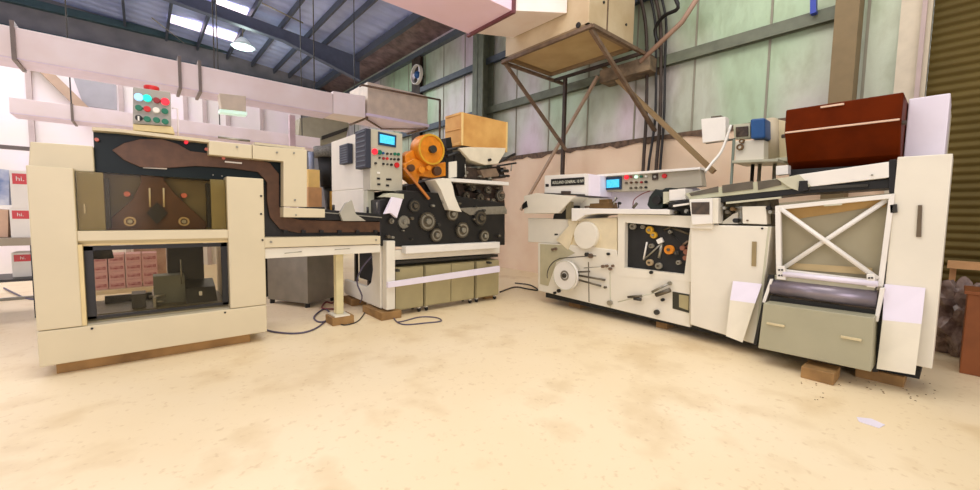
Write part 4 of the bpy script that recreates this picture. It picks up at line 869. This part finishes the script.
# ================================================================== THINGS BEHIND THE RIGHT MACHINE
XT = 5.45
hb2 = thing('hanging_box', onX(713, 143, XT), 'square white control box on an arm above the right machine', 'control box')
MB().pX([(701, 119), (725.5, 116.5), (725.5, 140), (702.5, 143)], XT, XT+.12).obj('enclosure', WHITE, hb2, .006)
MB().pX([(711, 116.5), (721, 115.3), (721, 117), (711, 118.2)], XT+.03, XT+.1).obj('top_bracket', BRG, hb2)
MB().tube([onX(706, 143, XT+.05), onX(722, 141, XT+.1), onX(735, 139, XT+.1)], .014, smooth=0).obj('arm', BRG, hb2)
P = onX(734, 139, XT+.1); MB().cyl(P, (P.x, P.y, .0), .016).obj('post', mat('green_grey_post', (120, 130, 116), .5), hb2)
gt = thing('glue_unit', onX(748, 160, XT+.1), 'white glue unit with blue motor and pale tank behind the right machine', 'glue unit')
G = lambda px, X, d, n, m, bv=.004, par=None: MB().pX(px, X, X+d).obj(n, m, par or gt, bv)
G([(735, 141), (764, 139.5), (764, 160), (735, 161)], XT+.1, .4, 'tank_body', CREAM2, .01)
G([(732, 160.5), (778, 158.5), (778, 161.5), (732, 163)], XT+.05, .5, 'shelf', GREYGREEN)
bm2 = G([(750, 119), (764.5, 117.5), (765, 138), (750.5, 139)], XT+.05, .25, 'blue_motor', BLUE, .02)
G([(733, 124.5), (750, 123), (750, 138), (734, 139)], XT+.15, .1, 'gauge_housing', GREYGREEN, .006); G([(735.5, 127), (748, 126), (748, 136), (735.8, 137)], XT+.13, .02, 'gauge_window', mat('brown_gauge', (84, 68, 54), .3, var=.3, scale=30))
for q, r_ in (((741.3, 141), 2.3), ((739.5, 147), 3)):
    p = onX(*q, XT+.06); R = msize(p, r_); MB().ring((XT+.06, p.y, p.z), (1, 0, 0), R, R*.55, .05).obj('gauge', mats['brown_brass'], gt); MB().cyl((XT+.07, p.y, p.z), (XT+.11, p.y, p.z), R*.5).obj('gauge_face', CREAM2, gt)
tk0, tk1 = onX(771, 160, XT+.35), onX(771, 121, XT+.35); R = msize(tk0, 7)
MB().cyl(tk0, tk1, R, R*.9).sphere(tk1, R*.9, (1, 1, .5)).obj('round_tank', mat('beige_tank', (200, 184, 154), .5), gt)
for q in (753, 760, 775):
    P = onX(q, 162, XT+.3); MB().cyl(P, (P.x, P.y, 0), .02).obj('leg', BLACK if q < 760 else STEEL, gt)
# pale board behind + tan sack
G([(776, 119), (790, 122), (790, 158), (776, 160)], XT+.55, .15, 'rear_panel', mat('warm_cream_panel', (224, 208, 168), .6))
G([(770, 158), (790, 157), (790, 161), (770, 161)], XT+.3, .5, 'rear_shelf', GREYGREEN)
P = onX(726, 131, XT+.1)
tag(MB().tube([onX(731, 125, XT), onX(722, 150, XT-.05), onX(712, 163, XT-.2), onX(705, 172, XT-.3)], .016).obj('pale_pipe', WHITE), 'pale slanting pipe beside the square white control box', 'pipe')
tag(MB().pX([(776, 166), (788, 165), (788, 174), (776, 175)], XF+.1, XF+.2).obj('white_sensor', WHITE), 'small white sensor box at the lower left corner of the brown hood', 'sensor')

# ================================================================== FAR LEFT BACKGROUND
st('trim_95', MB().box(-14, -1.0, 8.8, 8.85, 0, .04), GREY)
wt = thing('work_table', (-2.0, 7.6, 0), 'grey work table behind the left machine carrying printed cartons', 'table')
zt = onY(20, 238, 7.2).z
MB().box(-3.4, -.95, 7.2, 8.0, zt-.09, zt).obj('tabletop', mat('greyish_tabletop', (164, 152, 132), .5), wt, .005)
for x_, y_ in ((-1.0, 7.25), (-1.0, 7.95), (-3.3, 7.25), (-3.3, 7.95)): MB().box(x_-.03, x_+.03, y_-.02, y_+.02, 0, zt-.09).obj('leg', BLACK, wt)
def carton(px, Y, d, z0=None, label='', m=WHITE, red=True, txt='hi.'):
    P = [onY(a, b, Y) for a, b in px]; x0, x1 = min(p.x for p in P), max(p.x for p in P); zz0, zz1 = min(p.z for p in P), max(p.z for p in P)
    if z0 is not None: zz0 = z0
    t = thing('printed_carton', ((x0+x1)/2, Y+d/2, zz0), label, 'carton')
    MB().box(x0, x1, Y, Y+d, zz0, zz1).obj('carton_body', m, t, .004)
    if red:
        h = zz1-zz0
        r = MB().box(x0+.02, x1-.0, Y-.004, Y-.001, zz1-h*.36, zz1-h*.08).obj('red_band', RED, t)
        text(txt, (x1-.08, Y-.006, zz1-h*.22), h*.17, '-Y', WHITE, r)
    return zz0, zz1
zb1, zz1 = carton([(9, 208), (32, 236)], 7.3, .4, zt, 'white carton with red band standing on the work table, lower of two'); 
carton([(9, 170), (32, 207)], 7.3, .4, zz1, 'white carton with red band stacked on the other carton, upper of two')
zsh = onY(20, 277, 7.5).z
MB().box(-3.3, -1.0, 7.3, 7.95, zsh-.03, zsh).obj('lower_shelf', BLACK, wt)
carton([(11, 253), (34, 276.5)], 7.5, .3, zsh, 'white carton with red band on the lower shelf of the work table')
tag(MB().pY([(-20, 166), (9, 170), (9, 205), (-20, 205)], 7.45, 7.6).obj('picture_board', mat('white_blue_print', (222, 228, 240), .5, second=(90, 120, 180), scale=5)), 'white and blue printed display board on the work table at the left edge', 'board')
tag(MB().pY([(-25, 208), (8, 210), (8, 237), (-25, 237)], 7.4, 7.7).obj('beige_carton', mat('pinkish_beige_carton', (222, 186, 158), .7)), 'beige carton on the work table at the left edge', 'carton')
p = onZ(12, 296, 0.0)
tag(MB().sphere((p.x-.05, 8.0, .13), .12, (1, .8, 1.05)).obj('brown_bag', mat('brown_bag', (122, 84, 62), .7, var=.2)), 'small brown bag on the floor under the work table', 'bag')
tag(MB().tube([onZ(4, 288, .02), onZ(14, 293, .02), onZ(30, 299, .012), onZ(60, 300, .012)], .012).obj('floor_cable', CABLE), 'dark cable on the floor left of the packing machine', 'cable')
# stacked printed cartons seen through the window
st_ = thing('shelf_rack', (-.3, 7.0, 0), 'cream low rack seen through the lower window of the left machine', 'rack')
xl, xr = onY(88, 280, 7.0).x, onY(140, 280, 7.0).x
zs = onY(110, 290, 7.0).z
MB().box(xl-.3, xr+.15, 7.0, 7.6, .25, zs).obj('deck', mat('cream_deck', (232, 212, 178), .5), st_, .006)
for x_ in (xl-.25, xr+.1):
    for y_ in (7.05, 7.55): MB().box(x_-.03, x_+.03, y_-.03, y_+.03, 0, .25).obj('leg', GREYGREEN, st_)
k = 0; ww = .155
names = ['bottom', 'second', 'third', 'fourth']
for row in range(4):
    for col in range(4):
        x = xl+.02+col*(ww+.01); z = zs+row*.112; 
        lab = 'small pink printed carton seen through the window, %s row, %s in its row' % (names[row], ['leftmost', 'second', 'third', 'rightmost'][col])
        t_ = thing('pink_carton', (x+ww/2, 7.2, z), lab, 'carton', 'pink cartons stacked on the rack')
        MB().box(x, x+ww, 7.08, 7.4, z, z+.11).obj('carton_body', PINKW, t_, .003)
        MB().box(x+.015, x+ww-.015, 7.075, 7.079, z+.03, z+.07).obj('print_band', mat('maroon_print', (150, 52, 70), .5, second=(226, 176, 174), scale=22), t_)
tag(MB().box(xr-.06, xr+.30, 7.68, 8.2, 0, 1.15).obj('shelf_unit', mat('peach_carton_stack', (206, 176, 150), .6, second=(170, 128, 110), scale=5)), 'peach coloured carton stack behind the pink cartons', 'carton')
# behind conveyor table: orange crate, cartons, dark hanging bag, yellow bin on a bench
bn = thing('work_bench', (2.3, 7.3, 0), 'work bench behind the conveyor table carrying boxes', 'bench')
zt = 1.12
MB().box(1.4, 3.2, 7.0, 7.7, zt-.06, zt).obj('bench_top', DGREY, bn, .004)
for x_ in (1.45, 3.15):
    for y_ in (7.05, 7.65): MB().box(x_-.03, x_+.03, y_-.03, y_+.03, 0, zt-.06).obj('leg', BLACK, bn)
def pbox(px, Y, d, z0, name, m, label, cat):
    P = [onY(a, b, Y) for a, b in px]; o = MB().box(min(p.x for p in P), max(p.x for p in P), Y, Y+d, z0 if z0 is not None else min(p.z for p in P), max(p.z for p in P)).obj(name, m, None, .006); tag(o, label, cat); return max(p.z for p in P)
za = pbox([(308, 187), (322, 206)], 7.1, .35, zt, 'cardboard_box', CARD, 'cardboard box on the bench behind the cream hood, lower of two', 'box')
pbox([(308, 169), (320, 186)], 7.12, .3, za, 'orange_crate', mat('yellow_orange_plastic', (244, 206, 124), .5), 'yellow-orange crate stacked on the cardboard box', 'crate')
pbox([(332, 191), (342, 208)], 7.0, .12, zt, 'yellow_bin', YELLOW, 'small yellow bin on the bench left of the control cabinet', 'bin')
zq = onY(330, 150, 7.3).z
hp_ = thing('black_hopper', (onY(331, 205, 7.35).x, 7.4, zt), 'black rubbery hopper with mesh top behind the conveyor table', 'hopper')
cx = onY(331, 180, 7.4).x
MB().cyl((cx, 7.45, onY(331, 187, 7.4).z), (cx, 7.45, onY(331, 158, 7.4).z), .16, .20).obj('hopper_body', BLACK2, hp_)
MB().cyl((cx, 7.45, zt), (cx, 7.45, onY(331, 187, 7.4).z), .05, .12).obj('funnel', DGREY, hp_)
MB().cyl((cx, 7.45, onY(331, 158, 7.4).z), (cx, 7.45, onY(331, 148, 7.4).z), .26, .27).obj('mesh_top', mat('grey_mesh', (120, 118, 108), .6, var=.3, scale=40), hp_)
p = onY(297, 120, 8.3)
tag(MB().box(p.x-.05, p.x+.05, 8.6, 8.7, 0, onY(297, 108, 8.6).z-.15).obj('post', mat('pink_grey_post', (212, 190, 196), .5)), 'pinkish upright post rising to the duct behind the machine', 'post')
tag(MB().cyl(onY(312, 175, 7.6), onY(311, 152, 7.6), .045).cyl((onY(312, 175, 7.6).x, 7.6, zt), onY(312, 175, 7.6), .03).obj('blue_pipe', mat('pale_blue_pipe', (150, 160, 182), .4)), 'pale blue-grey upright pipe beside the black hopper', 'pipe')
st('trim_96', MB().pY([(180, 138.5), (345, 149), (345, 152), (180, 143)], 11.7, 11.9), PALEPINK)
sc_ = thing('sheet_chute', onY(325, 135, 9.8), 'grey-green sheet metal chute left of the electrical cabinet', 'chute')
MB().pY([(300, 118), (352, 114), (346, 138), (320, 146), (298, 140)], 9.8, 10.2).obj('chute_body', mat('chute_green_grey', (162, 158, 132), .5), sc_, .005)
MB().cyl((4.1, 10.0, 3.0), (4.1, 10.0, RZ(4.1)), .01, seg=6).obj('hanger_rod', DGREY, sc_)
MB().pY([(322, 136), (348, 127), (347, 131), (322, 140)], 9.76, 9.8).obj('chute_slot', DGREY, sc_)

# ================================================================== RIGHT EDGE
bxr = onZ(957, 362, 0)
rb = thing('brown_box', (bxr.x, -.3, 0), 'brown wooden box at the right edge of the floor', 'box')
MB().box(5.55, 6.0, -.75, onZ(956, 363, 0).y-.02, 0, .72).obj('box_body', mat('brown_wooden_box', (146, 82, 38), .55, var=.1), rb, .006)
MB().box(5.53, 6.02, -.77, onZ(956, 363, 0).y, .72, .75).obj('box_lid', mats['brown_wooden_box'], rb, .004)
# crumpled film
random.seed(9)
mb = MB(); g = bmesh.ops.create_icosphere(mb.b, subdivisions=4, radius=1)
for v in g['verts']:
    n = 1+.28*math.sin(v.co.x*7+v.co.z*9)*math.cos(v.co.y*8)+random.uniform(-.08, .08)
    v.co = Vector((v.co.x*.2*n+6.3, v.co.y*.26*n-.08, max(0.0, v.co.z*.38*n+.36)))
tag(mb.obj('plastic_bundle', PLASTIC), 'crumpled bundle of clear plastic film by the roller shutter', 'plastic film')
tag(MB().box(6.62, 6.92, -1.4, .05, .86, .93).box(6.65, 6.7, -1.35, -1.25, 0, .86).box(6.85, 6.9, -1.35, -1.25, 0, .86).box(6.85, 6.89, -.02, .03, 0, .86).obj('plank_bench', CARD), 'brown board resting in front of the roller shutter', 'board')
tag(MB().box(6.64, 6.9, -.9, -.35, .935, 1.05).obj('dark_bundle', DGREY), 'dark flat bundle on the brown board by the shutter', 'bundle')

# ================================================================== FLOOR CABLES
def cable(px, label, m=CABLE, r=.010):
    tag(MB().tube([onZ(a, b, r+.001) for a, b in px], r, smooth=6).obj('floor_cable', m), label, 'cable')
cable([(258, 327), (275, 332), (300, 333), (318, 327), (330, 315), (324, 309), (314, 317), (320, 322), (332, 318), (343, 306)], 'violet-grey cable looping on the floor from the packing machine to the wrapping machine')
cable([(340, 315), (338, 322), (345, 325), (358, 321), (366, 311), (372, 304)], 'dark thin cable curling around the table leg block', CABLEB, .007)
cable([(392, 314), (396, 321), (405, 324.5), (425, 323), (441, 321), (436, 317.5), (420, 317), (404, 321), (398, 322)], 'dark cable loop on the floor in front of the green-grey cabinets', CABLE, .008)
cable([(500, 292), (515, 287), (528, 289), (538, 290), (530, 285), (515, 283)], 'dark cable in the corner between the two machines', CABLEB, .012)
tag(MB().tube([onY(339, 258, 4.95), onY(338, 275, 4.95), onY(341, 290, 4.95), onZ(336, 299, .03), onZ(332, 303, .02), onZ(326, 302, .02), onZ(322, 308, .02), onZ(334, 309, .02)], .011).obj('hanging_cable', CABLER), 'dark red cable hanging beside the table leg to the floor', 'cable')
tag(MB().tube([onY(372, 256, 4.95), onY(362, 268, 4.95), onY(357, 282, 4.95), onY(362, 296, 4.95), onZ(360, 303, .02)], .010).obj('hanging_cable', CABLE), 'grey cable hanging in front of the cream side frame', 'cable')
# white paper scrap and dirt on the floor
p = onZ(870, 422, .003)
tag(MB().polyZ([(p.x-.06, p.y-.05), (p.x+.03, p.y-.07), (p.x+.07, p.y+.0), (p.x+.02, p.y+.07), (p.x-.05, p.y+.05)], .001, .004).obj('paper_scrap', LILAC), 'white paper scrap on the floor at lower right', 'paper')

random.seed(21)
mbd = MB()
for k in range(45):
    a, b = random.uniform(800, 940), random.uniform(374, 402); p = onZ(a, b, .0); r = random.uniform(.002, .007)
    mbd.polyZ([(p.x+r*math.cos(t*1.05)*random.uniform(.6, 1.3), p.y+r*math.sin(t*1.05)*random.uniform(.6, 1.3)) for t in range(6)], .001, .004)
o = mbd.obj('dirt_crumbs', mat('dark_dirt', (150, 116, 76), .9, var=.3)); o['kind'] = 'stuff'; tag(o, 'scattered dark dirt crumbs on the floor in front of the white end cover', 'dirt')
